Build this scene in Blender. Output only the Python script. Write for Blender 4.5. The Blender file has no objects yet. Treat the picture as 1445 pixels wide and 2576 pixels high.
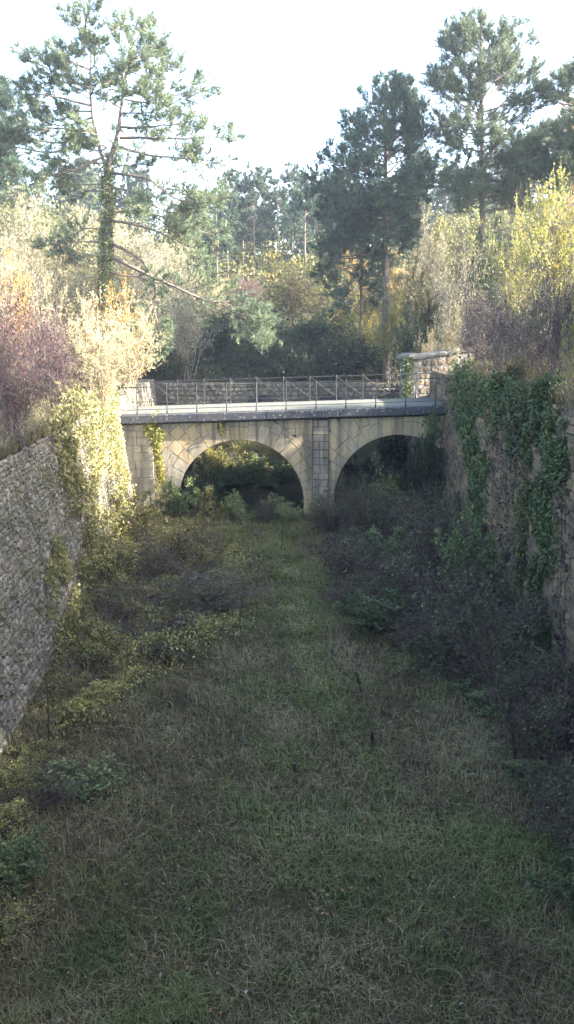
import bpy, math, random
import numpy as np
from mathutils import Matrix, Vector

# ------------------------------------------------------------------ camera, sky, sun, exposure
sc = bpy.context.scene
col = sc.collection
random.seed(11)
rng = np.random.default_rng(11)
R = math.radians
EYE = 7.0
PITCH = R(12.4)
FPX = 2021.0            # focal length in units of a 1445 x 2576 picture
UC, VC = 722.5, 1288.0

cam_d = bpy.data.cameras.new('camera')
cam = bpy.data.objects.new('camera', cam_d)
col.objects.link(cam)
cam.location = (0, 0, EYE)
cam.rotation_euler = (math.pi / 2 - PITCH, 0, 0)
cam_d.sensor_fit = 'VERTICAL'
cam_d.sensor_height = 36.0
cam_d.lens = 36.0 * FPX / 2576.0
cam_d.clip_start = 0.1
cam_d.clip_end = 3000
sc.camera = cam

SUN_EL, SUN_AZ = R(28), R(98)      # azimuth clockwise from +y (straight ahead) towards +x
world = bpy.data.worlds.new('World')
sc.world = world
world.use_nodes = True
wn = world.node_tree
bg = wn.nodes['Background']
sky = wn.nodes.new('ShaderNodeTexSky')
sky.sky_type = 'NISHITA'
sky.sun_disc = False
sky.sun_elevation = SUN_EL
sky.sun_rotation = SUN_AZ
sky.air_density = 1.0
sky.dust_density = 2.2
sky.ozone_density = 1.0
wn.links.new(sky.outputs[0], bg.inputs[0])
bg.inputs[1].default_value = 0.15

sun_d = bpy.data.lights.new('sun', 'SUN')
sun_d.energy = 4.8
sun_d.angle = R(0.6)
sun_d.color = (1.0, 0.96, 0.88)
sun = bpy.data.objects.new('sun', sun_d)
col.objects.link(sun)
sv = Vector((math.sin(SUN_AZ) * math.cos(SUN_EL), math.cos(SUN_AZ) * math.cos(SUN_EL), math.sin(SUN_EL)))
sun.rotation_euler = sv.to_track_quat('Z', 'Y').to_euler()
sun.location = (40, -10, 60)

sc.view_settings.view_transform = 'Standard'
sc.view_settings.look = 'None'
sc.view_settings.gamma = 1.0
sc.view_settings.use_curve_mapping = False
sc.view_settings.exposure = 2.95
sc.render.engine = 'CYCLES'
sc.cycles.use_denoising = True
sc.cycles.max_bounces = 5
sc.cycles.diffuse_bounces = 2
sc.cycles.glossy_bounces = 2
sc.cycles.transmission_bounces = 3
sc.cycles.transparent_max_bounces = 4
sc.cycles.volume_bounces = 0
sc.cycles.use_adaptive_sampling = True

CP, SP = math.cos(PITCH), math.sin(PITCH)

def ray(u, v):
    a, c = (u - UC) / FPX, -(v - VC) / FPX
    return np.array([a, CP + c * SP, -SP + c * CP])

def at(u, v, Y):
    d = ray(u, v); t = Y / d[1]
    return np.array([0, 0, EYE]) + d * t

def floor_at(u, v, z=0.0):
    d = ray(u, v); t = (z - EYE) / d[2]
    return np.array([0, 0, EYE]) + d * t

def x_of(u, Y, z):
    return (u - UC) / FPX * (Y * CP + (EYE - z) * SP)

# ditch walls: x = a + b*y -/+ k*z
LA, LB, LK = -3.956, -0.0643, 0.12
RA, RB, RK = 4.988, 0.0294, 0.05
LTOP, RTOP = 4.65, 5.55
YFAR = 45.0

def lx(y, z=0.0): return LA + LB * y - LK * z
def rx(y, z=0.0): return RA + RB * y + RK * z

def wall_hit(side, u, v):
    d = ray(u, v)
    a, b, k = (LA, LB, -LK) if side == 'L' else (RA, RB, RK)
    t = (a + k * EYE) / (d[0] - b * d[1] - k * d[2])
    return np.array([0, 0, EYE]) + d * t

# ------------------------------------------------------------------ helpers
def link(name, me, mat=None, parent=None, label=None, cat=None, group=None, kind=None):
    o = bpy.data.objects.new(name, me)
    col.objects.link(o)
    if mat is not None and me is not None and len(me.materials) == 0:
        me.materials.append(mat)
    if parent is not None: o.parent = parent
    tag(o, label, cat, group, kind)
    return o

def tag(o, label=None, cat=None, group=None, kind=None):
    if label: o['label'] = label
    if cat: o['category'] = cat
    if group: o['group'] = group
    if kind: o['kind'] = kind

def empty(name, loc=(0, 0, 0), rz=0.0, label=None, cat=None, group=None):
    o = bpy.data.objects.new(name, None)
    col.objects.link(o)
    o.location = loc; o.rotation_euler = (0, 0, rz)
    o.empty_display_size = 0.2
    tag(o, label, cat, group)
    return o

def np_mesh(name, verts, faces, rnd=None, smooth=False):
    """verts (n,3); faces list of int arrays (m,k); rnd list of float arrays (m,) per face"""
    me = bpy.data.meshes.new(name)
    verts = np.ascontiguousarray(verts, dtype=np.float32)
    faces = [np.ascontiguousarray(f, dtype=np.int32) for f in faces if len(f)]
    me.vertices.add(len(verts))
    me.vertices.foreach_set('co', verts.ravel())
    lv = np.concatenate([f.ravel() for f in faces])
    tot = np.concatenate([np.full(len(f), f.shape[1], np.int32) for f in faces])
    start = np.concatenate([[0], np.cumsum(tot)[:-1]]).astype(np.int32)
    me.loops.add(len(lv)); me.loops.foreach_set('vertex_index', lv)
    me.polygons.add(len(tot))
    me.polygons.foreach_set('loop_start', start)
    try: me.polygons.foreach_set('loop_total', tot)
    except Exception: pass
    me.polygons.foreach_set('use_smooth', np.full(len(tot), bool(smooth)))
    me.update(calc_edges=True)
    if rnd is not None:
        at_ = me.attributes.new('rnd', 'FLOAT', 'FACE')
        at_.data.foreach_set('value', np.concatenate(rnd).astype(np.float32))
    return me

def join_geo(parts):
    """parts: list of (verts, faces) -> verts, faces list by size"""
    V, F, off = [], {}, 0
    for v, fs in parts:
        V.append(v)
        for f in fs:
            if len(f): F.setdefault(f.shape[1], []).append(f + off)
        off += len(v)
    return np.concatenate(V), [np.concatenate(x) for x in F.values()]

def vnoise(x, y, seed=0):
    xi, yi = np.floor(x).astype(np.int64), np.floor(y).astype(np.int64)
    xf, yf = x - xi, y - yi
    def h(a, b):
        n = (a * 374761393 + b * 668265263 + seed * 974634777) & 0x7fffffff
        n = ((n ^ (n >> 13)) * 1274126177) & 0x7fffffff
        return ((n ^ (n >> 16)) & 0xffff) / 65535.0
    s, t = xf * xf * (3 - 2 * xf), yf * yf * (3 - 2 * yf)
    return (h(xi, yi) * (1 - s) + h(xi + 1, yi) * s) * (1 - t) + (h(xi, yi + 1) * (1 - s) + h(xi + 1, yi + 1) * s) * t

def fbm(x, y, seed=0, o=4):
    r, a, n = 0, 1.0, 0
    for i in range(o):
        r = r + a * vnoise(x * 2 ** i, y * 2 ** i, seed + i); n += a; a *= 0.5
    return r / n

def nrm(v):
    return v / np.maximum(np.linalg.norm(v, axis=-1, keepdims=True), 1e-9)

def tubes(P, r0, r1, sides=3):
    """P (n,k,3) polylines -> verts, [quads]"""
    n, k, _ = P.shape
    T = np.empty_like(P); T[:, 1:-1] = P[:, 2:] - P[:, :-2]; T[:, 0] = P[:, 1] - P[:, 0]; T[:, -1] = P[:, -1] - P[:, -2]
    T = nrm(T)
    ref = np.where(np.abs(T[..., 2:3]) > 0.9, np.array([1.0, 0, 0]), np.array([0, 0, 1.0]))
    A = nrm(np.cross(T, ref)); B = np.cross(T, A)
    t = np.linspace(0, 1, k)[None, :]
    rad = np.broadcast_to(np.asarray(r0), (n,))[:, None] * (1 - t) + np.broadcast_to(np.asarray(r1), (n,))[:, None] * t
    ang = np.arange(sides) * 2 * math.pi / sides
    V = P[:, :, None, :] + rad[..., None, None] * (A[:, :, None, :] * np.cos(ang)[None, None, :, None] + B[:, :, None, :] * np.sin(ang)[None, None, :, None])
    idx = np.arange(n * k * sides).reshape(n, k, sides)
    a = idx[:, :-1]; b = idx[:, 1:]
    q = np.stack([a, np.roll(a, -1, 2), np.roll(b, -1, 2), b], -1).reshape(-1, 4)
    return V.reshape(-1, 3), [q]

def sample_poly(P, t):
    """P (m,k,3), t (m,n) in [0,1] -> pos, tangent (m,n,3)"""
    m, k, _ = P.shape
    f = np.clip(t, 0, 0.9999) * (k - 1)
    i = f.astype(int); w = (f - i)[..., None]
    rows = np.arange(m)[:, None]
    a, b = P[rows, i], P[rows, i + 1]
    return a * (1 - w) + b * w, nrm(b - a)

def rand_dir(shape):
    return nrm(rng.normal(size=shape + (3,)))

def grow(P, n, t0, t1, l0, l1, a0, a1, k=4, bend=(0, 0, 0), jit=0.15, taper=0.4):
    """n children on each parent polyline; l0..l1 absolute lengths, a0..a1 degrees off the parent's direction"""
    m = P.shape[0]
    t = rng.uniform(t0, t1, (m, n))
    pos, tan = sample_poly(P, t)
    perp = nrm(np.cross(tan, rand_dir((m, n))))
    a = np.radians(rng.uniform(a0, a1, (m, n)))[..., None]
    d = (tan * np.cos(a) + perp * np.sin(a)).reshape(-1, 3)
    L = (rng.uniform(l0, l1, (m, n)) * (1 - taper * t)).reshape(-1, 1)
    pts = [pos.reshape(-1, 3)]
    bend = np.asarray(bend, float)
    for i in range(k - 1):
        d = nrm(d + bend / (k - 1) + jit * rng.normal(size=d.shape))
        pts.append(pts[-1] + d * L / (k - 1))
    return np.stack(pts, 1)

def leaves(pos, size, lo=0.7, hi=1.3, up=0.3, aspect=0.62, fold=0.0, ndir=None):
    """diamond-shaped leaf quads"""
    n = len(pos)
    nr = rand_dir((n,)) + np.array([0, 0, up])
    if ndir is not None: nr = nr + ndir
    nr = nrm(nr)
    a = nrm(np.cross(nr, rand_dir((n,)))); b = np.cross(nr, a)
    s = (size * rng.uniform(lo, hi, n))[:, None]
    V = np.stack([pos - a * s, pos + b * s * aspect + nr * s * fold, pos + a * s, pos - b * s * aspect + nr * s * fold], 1)
    q = np.arange(n * 4).reshape(n, 4)
    return V.reshape(-1, 3), q

# ------------------------------------------------------------------ materials
def nmat(name):
    m = bpy.data.materials.new(name); m.use_nodes = True
    nt = m.node_tree
    return m, nt, nt.nodes['Principled BSDF']

def ramp(nt, fac, stops):
    r = nt.nodes.new('ShaderNodeValToRGB')
    e = r.color_ramp.elements
    e[0].position = stops[0][0]; e[0].color = (*stops[0][1], 1)
    e[1].position = stops[-1][0]; e[1].color = (*stops[-1][1], 1)
    for p, c in stops[1:-1]:
        x = e.new(p); x.color = (*c, 1)
    nt.links.new(fac, r.inputs[0])
    return r.outputs[0]

def noise(nt, scale, detail=5, rough=0.6, vec=None, stretch=None):
    n = nt.nodes.new('ShaderNodeTexNoise')
    n.inputs['Scale'].default_value = scale; n.inputs['Detail'].default_value = detail; n.inputs['Roughness'].default_value = rough
    if vec is None:
        g = nt.nodes.new('ShaderNodeNewGeometry'); vec = g.outputs['Position']
    if stretch:
        mp = nt.nodes.new('ShaderNodeMapping'); mp.inputs['Scale'].default_value = stretch
        nt.links.new(vec, mp.inputs[0]); vec = mp.outputs[0]
    nt.links.new(vec, n.inputs['Vector'])
    return n.outputs['Fac']

def mixc(nt, fac, a, b, mode='MIX'):
    m = nt.nodes.new('ShaderNodeMix'); m.data_type = 'RGBA'; m.blend_type = mode
    for s, k in ((fac, 0), (a, 6), (b, 7)):
        if isinstance(s, (int, float)): m.inputs[k].default_value = s
        elif isinstance(s, tuple): m.inputs[k].default_value = (*s, 1)
        else: nt.links.new(s, m.inputs[k])
    return m.outputs[2]

def leaf_mat(name, stops, trans=0.35, rough=0.55, hue=0.25, spec=0.25):
    m, nt, b = nmat(name)
    a = nt.nodes.new('ShaderNodeAttribute'); a.attribute_name = 'rnd'
    c = ramp(nt, a.outputs['Fac'], stops)
    oi = nt.nodes.new('ShaderNodeObjectInfo')
    br = nt.nodes.new('ShaderNodeMapRange'); br.inputs['To Min'].default_value = 1 - hue; br.inputs['To Max'].default_value = 1 + hue
    nt.links.new(oi.outputs['Random'], br.inputs[0])
    hs = nt.nodes.new('ShaderNodeHueSaturation'); nt.links.new(br.outputs[0], hs.inputs['Value']); nt.links.new(c, hs.inputs['Color'])
    c = hs.outputs[0]
    b.inputs['Roughness'].default_value = rough
    b.inputs['Specular IOR Level'].default_value = spec
    nt.links.new(c, b.inputs['Base Color'])
    tr = nt.nodes.new('ShaderNodeBsdfTranslucent'); nt.links.new(c, tr.inputs['Color'])
    mx = nt.nodes.new('ShaderNodeMixShader'); mx.inputs[0].default_value = trans
    nt.links.new(b.outputs[0], mx.inputs[1]); nt.links.new(tr.outputs[0], mx.inputs[2])
    nt.links.new(mx.outputs[0], nt.nodes['Material Output'].inputs['Surface'])
    return m

def bark_mat(name, c0, c1, scale=6):
    m, nt, b = nmat(name)
    f = noise(nt, scale, 6, 0.7, stretch=(1, 1, 0.35))
    nt.links.new(ramp(nt, f, [(0.3, c0), (0.7, c1)]), b.inputs['Base Color'])
    b.inputs['Roughness'].default_value = 0.9
    b.inputs['Specular IOR Level'].default_value = 0.15
    return m

def stone_mat(name, cols, stain=(0.05, 0.045, 0.05), stain_amt=0.5, scale=5.0, streak=False, moss=0.0, lichen=0.0, mott=0.55):
    m, nt, b = nmat(name)
    oi = nt.nodes.new('ShaderNodeObjectInfo')
    at_ = nt.nodes.new('ShaderNodeAttribute'); at_.attribute_name = 'rnd'
    ad = nt.nodes.new('ShaderNodeMath'); ad.operation = 'ADD'
    nt.links.new(oi.outputs['Random'], ad.inputs[0]); nt.links.new(at_.outputs['Fac'], ad.inputs[1])
    fr = nt.nodes.new('ShaderNodeMath'); fr.operation = 'FRACT'; nt.links.new(ad.outputs[0], fr.inputs[0])
    n = len(cols)
    base = ramp(nt, fr.outputs[0], [(i / max(1, n - 1), c) for i, c in enumerate(cols)])
    g = noise(nt, scale, 8, 0.7)
    base = mixc(nt, mott, base, ramp(nt, g, [(0.25, (0.35, 0.35, 0.36)), (0.75, (1.25, 1.22, 1.15))]), 'MULTIPLY')
    s = noise(nt, 1.3, 6, 0.65, stretch=(2.4, 2.4, 0.22) if streak else None)
    sf = ramp(nt, s, [(0.45, (0, 0, 0)), (0.64, (stain_amt,) * 3)])
    base = mixc(nt, sf, base, stain)
    if moss:
        s2 = noise(nt, 2.2, 6, 0.7)
        base = mixc(nt, ramp(nt, s2, [(0.52, (0, 0, 0)), (0.68, (moss,) * 3)]), base, (0.09, 0.11, 0.03))
    if lichen:
        s3 = noise(nt, 9, 3, 0.5)
        base = mixc(nt, ramp(nt, s3, [(0.60, (0, 0, 0)), (0.66, (lichen,) * 3)]), base, (0.5, 0.48, 0.42))
    nt.links.new(base, b.inputs['Base Color'])
    b.inputs['Roughness'].default_value = 0.95
    b.inputs['Specular IOR Level'].default_value = 0.12
    bp = nt.nodes.new('ShaderNodeBump'); bp.inputs['Strength'].default_value = 0.6; bp.inputs['Distance'].default_value = 0.03
    nt.links.new(noise(nt, scale * 4, 6, 0.7), bp.inputs['Height'])
    nt.links.new(bp.outputs[0], b.inputs['Normal'])
    return m

M = {}
M['rubble'] = stone_mat('pale rubble stone', [(0.185, 0.16, 0.125), (0.25, 0.225, 0.18), (0.14, 0.125, 0.10), (0.21, 0.18, 0.135), (0.33, 0.305, 0.26)], stain=(0.06, 0.056, 0.04), stain_amt=0.6, scale=7, moss=0.5, lichen=0.35)
M['mortar'] = stone_mat('grey brown mortar', [(0.16, 0.142, 0.112)], stain=(0.05, 0.05, 0.04), stain_amt=0.7, moss=0.5)
M['ashlar'] = stone_mat('rock faced brown stone', [(0.19, 0.14, 0.09), (0.25, 0.185, 0.115), (0.13, 0.10, 0.075), (0.31, 0.225, 0.13)], stain=(0.07, 0.055, 0.045), stain_amt=0.65, scale=5, moss=0.4)
M['tan'] = stone_mat('tan bridge stone', [(0.48, 0.37, 0.21), (0.44, 0.35, 0.22), (0.51, 0.385, 0.205), (0.41, 0.335, 0.225), (0.46, 0.375, 0.24)], stain=(0.13, 0.105, 0.08), stain_amt=0.8, scale=11, streak=True, mott=0.45)
M['grey_stone'] = stone_mat('grey bridge stone', [(0.40, 0.345, 0.26), (0.44, 0.38, 0.285), (0.36, 0.31, 0.24)], stain=(0.13, 0.115, 0.095), stain_amt=0.75, scale=11, streak=True, moss=0.25, mott=0.45)
M['wet_stone'] = stone_mat('damp purple grey stone', [(0.33, 0.275, 0.20), (0.37, 0.305, 0.21), (0.29, 0.245, 0.19)], stain=(0.085, 0.07, 0.06), stain_amt=0.9, scale=4, streak=True)
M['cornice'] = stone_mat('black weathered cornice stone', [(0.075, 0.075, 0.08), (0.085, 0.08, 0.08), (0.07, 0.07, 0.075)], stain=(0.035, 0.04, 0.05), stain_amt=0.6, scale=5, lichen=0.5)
M['joint'] = stone_mat('dark joint mortar', [(0.12, 0.10, 0.08)], stain=(0.04, 0.035, 0.035), stain_amt=0.7)
M['dark_joint'] = stone_mat('deep dark joint mortar', [(0.06, 0.05, 0.042)], stain=(0.03, 0.028, 0.025), stain_amt=0.6)
M['coping'] = stone_mat('grey coping stone', [(0.17, 0.16, 0.14), (0.21, 0.195, 0.175)], stain=(0.12, 0.12, 0.11), stain_amt=0.6)

m, nt, b = nmat('mossy road surface')
f = noise(nt, 1.5, 7, 0.65)
c = ramp(nt, f, [(0.35, (0.08, 0.08, 0.07)), (0.52, (0.115, 0.11, 0.095)), (0.6, (0.09, 0.105, 0.05)), (0.75, (0.125, 0.145, 0.065))])
nt.links.new(c, b.inputs['Base Color']); b.inputs['Roughness'].default_value = 0.95
M['road'] = m

m, nt, b = nmat('soil and leaf litter')
f = noise(nt, 0.6, 8, 0.7); g = noise(nt, 9, 6, 0.75)
c = ramp(nt, f, [(0.30, (0.028, 0.032, 0.014)), (0.5, (0.055, 0.045, 0.025)), (0.7, (0.035, 0.042, 0.018))])
c = mixc(nt, 0.7, c, ramp(nt, g, [(0.3, (0.4, 0.4, 0.4)), (0.7, (1.4, 1.35, 1.2))]), 'MULTIPLY')
nt.links.new(c, b.inputs['Base Color']); b.inputs['Roughness'].default_value = 1.0; b.inputs['Specular IOR Level'].default_value = 0.05
bp = nt.nodes.new('ShaderNodeBump'); bp.inputs['Strength'].default_value = 0.8; bp.inputs['Distance'].default_value = 0.06
nt.links.new(g, bp.inputs['Height']); nt.links.new(bp.outputs[0], b.inputs['Normal'])
M['soil'] = m

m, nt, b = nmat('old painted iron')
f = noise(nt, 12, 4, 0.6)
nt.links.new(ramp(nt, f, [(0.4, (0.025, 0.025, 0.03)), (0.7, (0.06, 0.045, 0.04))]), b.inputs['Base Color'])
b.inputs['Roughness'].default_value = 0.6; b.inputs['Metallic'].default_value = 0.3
M['iron'] = m  # also colours the painted shade in the far wall's openings

M['pine_bark'] = bark_mat('pine bark', (0.09, 0.075, 0.065), (0.22, 0.17, 0.13))
M['grey_bark'] = bark_mat('grey twig bark', (0.15, 0.13, 0.10), (0.28, 0.24, 0.185), 10)
M['purple_bark'] = bark_mat('purple brown twig bark', (0.085, 0.065, 0.065), (0.16, 0.12, 0.115), 10)
M['dark_bark'] = bark_mat('dark bramble stem', (0.035, 0.025, 0.025), (0.09, 0.06, 0.05), 10)
M['cane'] = bark_mat('dry brown cane', (0.05, 0.037, 0.03), (0.17, 0.125, 0.09), 14)
M['tan_bark'] = bark_mat('tan twig bark', (0.24, 0.18, 0.11), (0.40, 0.31, 0.19), 10)
M['pale_stem'] = bark_mat('pale dead branch', (0.35, 0.30, 0.23), (0.55, 0.48, 0.38), 10)

M['needle'] = leaf_mat('pine needles', [(0, (0.08, 0.11, 0.065)), (0.5, (0.13, 0.165, 0.09)), (0.85, (0.19, 0.215, 0.12)), (1, (0.30, 0.25, 0.15))], trans=0.3, hue=0.12)
M['needle_blue'] = leaf_mat('dark blue green pine needles', [(0, (0.04, 0.07, 0.05)), (0.6, (0.075, 0.11, 0.065)), (1, (0.12, 0.155, 0.09))], trans=0.25, hue=0.12)
M['l_yellow'] = leaf_mat('yellow autumn leaves', [(0, (0.24, 0.205, 0.115)), (0.4, (0.36, 0.315, 0.18)), (0.8, (0.44, 0.40, 0.235)), (1, (0.38, 0.26, 0.15))])
M['l_orange'] = leaf_mat('orange autumn leaves', [(0, (0.42, 0.28, 0.08)), (0.5, (0.48, 0.24, 0.06)), (0.8, (0.40, 0.33, 0.10)), (1, (0.38, 0.13, 0.05))])
M['l_red'] = leaf_mat('dull red leaves', [(0, (0.13, 0.08, 0.07)), (0.6, (0.20, 0.10, 0.09)), (0.85, (0.20, 0.16, 0.10)), (1, (0.34, 0.28, 0.12))])
M['l_olive'] = leaf_mat('olive leaves', [(0, (0.06, 0.07, 0.025)), (0.5, (0.11, 0.11, 0.035)), (0.85, (0.20, 0.18, 0.05)), (1, (0.30, 0.22, 0.07))])
M['l_dark'] = leaf_mat('dark green leaves', [(0, (0.03, 0.045, 0.022)), (0.7, (0.055, 0.075, 0.03)), (1, (0.12, 0.12, 0.04))], trans=0.25)
M['l_lime'] = leaf_mat('yellow green leaves', [(0, (0.17, 0.18, 0.04)), (0.5, (0.28, 0.27, 0.06)), (0.8, (0.38, 0.33, 0.08)), (1, (0.46, 0.36, 0.10))])
M['l_green'] = leaf_mat('fresh green leaves', [(0, (0.06, 0.085, 0.035)), (0.6, (0.12, 0.15, 0.06)), (1, (0.24, 0.25, 0.10))], trans=0.3)
M['l_fern'] = leaf_mat('light green undergrowth leaves', [(0, (0.11, 0.14, 0.055)), (0.5, (0.19, 0.23, 0.09)), (0.85, (0.28, 0.30, 0.12)), (1, (0.36, 0.30, 0.14))], trans=0.35)
M['l_bramble'] = leaf_mat('mixed bramble leaves', [(0, (0.06, 0.04, 0.036)), (0.28, (0.10, 0.075, 0.05)), (0.36, (0.18, 0.18, 0.05)), (0.75, (0.32, 0.29, 0.09)), (1, (0.42, 0.34, 0.11))], rough=0.4, spec=0.5)
M['l_purple'] = leaf_mat('purple brown dead leaves', [(0, (0.022, 0.016, 0.017)), (0.3, (0.055, 0.038, 0.035)), (0.5, (0.10, 0.073, 0.055)), (0.56, (0.06, 0.08, 0.032)), (0.82, (0.13, 0.155, 0.06)), (1, (0.30, 0.29, 0.12))], trans=0.15, rough=0.5, spec=0.2)
M['l_pale'] = leaf_mat('pale straw leaves', [(0, (0.34, 0.29, 0.17)), (0.5, (0.45, 0.40, 0.22)), (1, (0.52, 0.46, 0.20))])
M['l_ivy'] = leaf_mat('green ivy leaves', [(0, (0.045, 0.07, 0.025)), (0.5, (0.085, 0.12, 0.04)), (0.85, (0.15, 0.18, 0.06)), (1, (0.27, 0.27, 0.09))], trans=0.2, rough=0.4)
M['l_ivymix'] = leaf_mat('mixed ivy leaves', [(0, (0.06, 0.09, 0.03)), (0.5, (0.12, 0.15, 0.05)), (0.8, (0.24, 0.25, 0.09)), (1, (0.36, 0.34, 0.14))], trans=0.25)
M['l_ivyy'] = leaf_mat('yellowing ivy leaves', [(0, (0.14, 0.135, 0.05)), (0.5, (0.28, 0.255, 0.10)), (0.9, (0.38, 0.34, 0.15)), (1, (0.22, 0.13, 0.07))], trans=0.3)
M['l_grass'] = leaf_mat('green grass', [(0, (0.05, 0.06, 0.02)), (0.45, (0.13, 0.145, 0.045)), (0.8, (0.22, 0.225, 0.08)), (1, (0.34, 0.32, 0.14))], trans=0.3, hue=0)
M['l_dry'] = leaf_mat('dry brown grass', [(0, (0.065, 0.05, 0.026)), (0.4, (0.17, 0.135, 0.066)), (0.75, (0.27, 0.225, 0.115)), (1, (0.38, 0.33, 0.19))], trans=0.25, hue=0)
M['l_litter'] = leaf_mat('fallen leaves', [(0, (0.14, 0.08, 0.045)), (0.5, (0.24, 0.17, 0.07)), (0.8, (0.28, 0.10, 0.05)), (0.94, (0.20, 0.15, 0.09)), (1, (0.32, 0.32, 0.33))], trans=0.1, hue=0)

# ------------------------------------------------------------------ terrain
def floor_z(x, y):
    l, r = lx(y), rx(y)
    e = np.clip(1 - np.minimum(x - l, r - x) / 3.2, 0, 1)
    z = np.where(x < 0, 0.25, 0.45) * e * e
    z = z + np.clip((y - 33) / 12, 0, 1) * 1.5
    z = z + 0.16 * (fbm(x * 0.5, y * 0.5, 5) - 0.5) + 0.10 * (fbm(x * 1.7, y * 1.7, 8) - 0.5)
    return z

def bank_z(x, y):
    l, r = lx(y, LTOP), rx(y, RTOP)
    dl, dr = np.maximum(0, l - 0.4 - x), np.maximum(0, x - r - 0.4)
    side = np.clip((x - l) / (r - l), 0, 1)
    base = LTOP * (1 - side) + RTOP * side
    base = base - np.clip((y - 30) / 8, 0, 1) * (base - 4.4) * np.clip(1 - np.maximum(dl, dr) / 6, 0, 1)
    z = base - 0.05 + 0.26 * np.minimum(dl, 26) + 0.30 * np.minimum(dr, 26)
    z = z + 0.25 * np.clip(y - 46.5, 0, 46)
    z = np.minimum(z, 17 + 0.0 * z)
    return z + 0.5 * (fbm(x * 0.15, y * 0.15, 3) - 0.5) * np.clip(np.maximum(np.maximum(dl, dr), y - 46) / 3, 0, 1)

def tz(x, y):
    x = np.asarray(x, float); y = np.asarray(y, float)
    inside = (x > lx(y)) & (x < rx(y)) & (y > -3) & (y < YFAR)
    return np.where(inside, floor_z(x, y), bank_z(x, y))

ys = np.concatenate([[-600, -200, -60, -20, -8, -3.3, -3.2], np.arange(-2.5, YFAR, 0.5), [YFAR + 0.3, YFAR + 0.35], np.arange(46, 70, 1.0), np.arange(70, 130, 3.0), [150, 200, 300, 600]])
nin = 40
rowsV = []
for y in ys:
    inside = -3.25 <= y <= YFAR + 0.32
    yy = min(max(y, -3.2), YFAR + 0.3)
    l, r = lx(yy), rx(yy)
    lo = np.array([-650, -300, -150, -90, -60, -45, -35, -28, -22, -18, -15, -12.5, -10.5, -9, -8, -7.3, -6.6])
    lo = np.minimum(lo + (lx(yy, LTOP) - lx(20, LTOP)), l - 0.62)
    hi = np.array([7.2, 8, 9, 10.5, 12.5, 15, 18, 22, 28, 35, 45, 60, 90, 150, 300, 650])
    hi = np.maximum(hi, r + 0.62)
    xin = np.linspace(l - 0.3, r + 0.3, nin)
    X = np.concatenate([lo, [l - 0.6, l - 0.3], xin, [r + 0.3, r + 0.6], hi])
    Y = np.full_like(X, y)
    Z = bank_z(X, Y)
    if inside:
        a = len(lo) + 1
        Z[a:a + nin + 2] = floor_z(np.clip(X[a:a + nin + 2], l, r), Y[a:a + nin + 2])
    rowsV.append(np.stack([X, Y, Z], 1))
GV = np.stack(rowsV); ny, nx, _ = GV.shape
idx = np.arange(ny * nx).reshape(ny, nx)
gq = np.stack([idx[:-1, :-1], idx[:-1, 1:], idx[1:, 1:], idx[1:, :-1]], -1).reshape(-1, 4)
link('ground', np_mesh('ground', GV.reshape(-1, 3), [gq], smooth=True), M['soil'], kind='structure')

# ------------------------------------------------------------------ stones
def stone_geo(w=1, h=1, d=1, n=7, seed=None, square=False):
    g = rng if seed is None else np.random.default_rng(seed)
    if square:
        base = np.array([[-.5, -.5], [0, -.5], [.5, -.5], [.5, .5], [0, .5], [-.5, .5]]) + g.normal(0, 0.02, (6, 2))
    else:
        a = (np.arange(n) + g.uniform(-0.28, 0.28, n)) * 2 * math.pi / n
        c, s = np.cos(a), np.sin(a)
        p = (np.abs(c) ** 3.2 + np.abs(s) ** 3.2) ** (-1 / 3.2)
        base = np.stack([c * p, s * p], 1) * 0.5 * g.uniform(0.86, 1.02, (n, 1))
    n = len(base)
    ins = 0.92 if square else 0.74
    z2 = 0.5 + g.uniform(-0.12, 0.12, n)
    V = np.concatenate([np.c_[base, np.full(n, -0.5)], np.c_[base, np.full(n, 0.15) + g.uniform(-.1, .1, n)], np.c_[base * ins + g.normal(0, 0.02, (n, 2)), z2]])
    V = V * np.array([w, h, d])
    i = np.arange(n); j = np.roll(i, -1)
    q = np.concatenate([np.stack([i, j, j + n, i + n], 1), np.stack([i + n, j + n, j + 2 * n, i + 2 * n], 1)])
    cap = (np.arange(n) + 2 * n)[None, :]
    return V, [q, cap]

def variants(nv, seed0, **k):
    out = []
    for i in range(nv):
        V, F = stone_geo(seed=seed0 + i, n=6 + i % 3, **k)
        out.append((V, F))
    return out

def frame_mat(pos, tx, ty, tz_, sx, sy, sz):
    m = Matrix.Identity(4)
    for i in range(3):
        m[i][0] = tx[i] * sx; m[i][1] = ty[i] * sy; m[i][2] = tz_[i] * sz; m[i][3] = pos[i]
    return m

def in_view(p):
    d = p - np.array([0, 0, EYE])
    f = d[1] * CP - d[2] * SP; up = d[1] * SP + d[2] * CP
    if f < 1: return False
    return abs(d[0] / f) < 740 / FPX and abs(up / f) < 1300 / FPX

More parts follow.
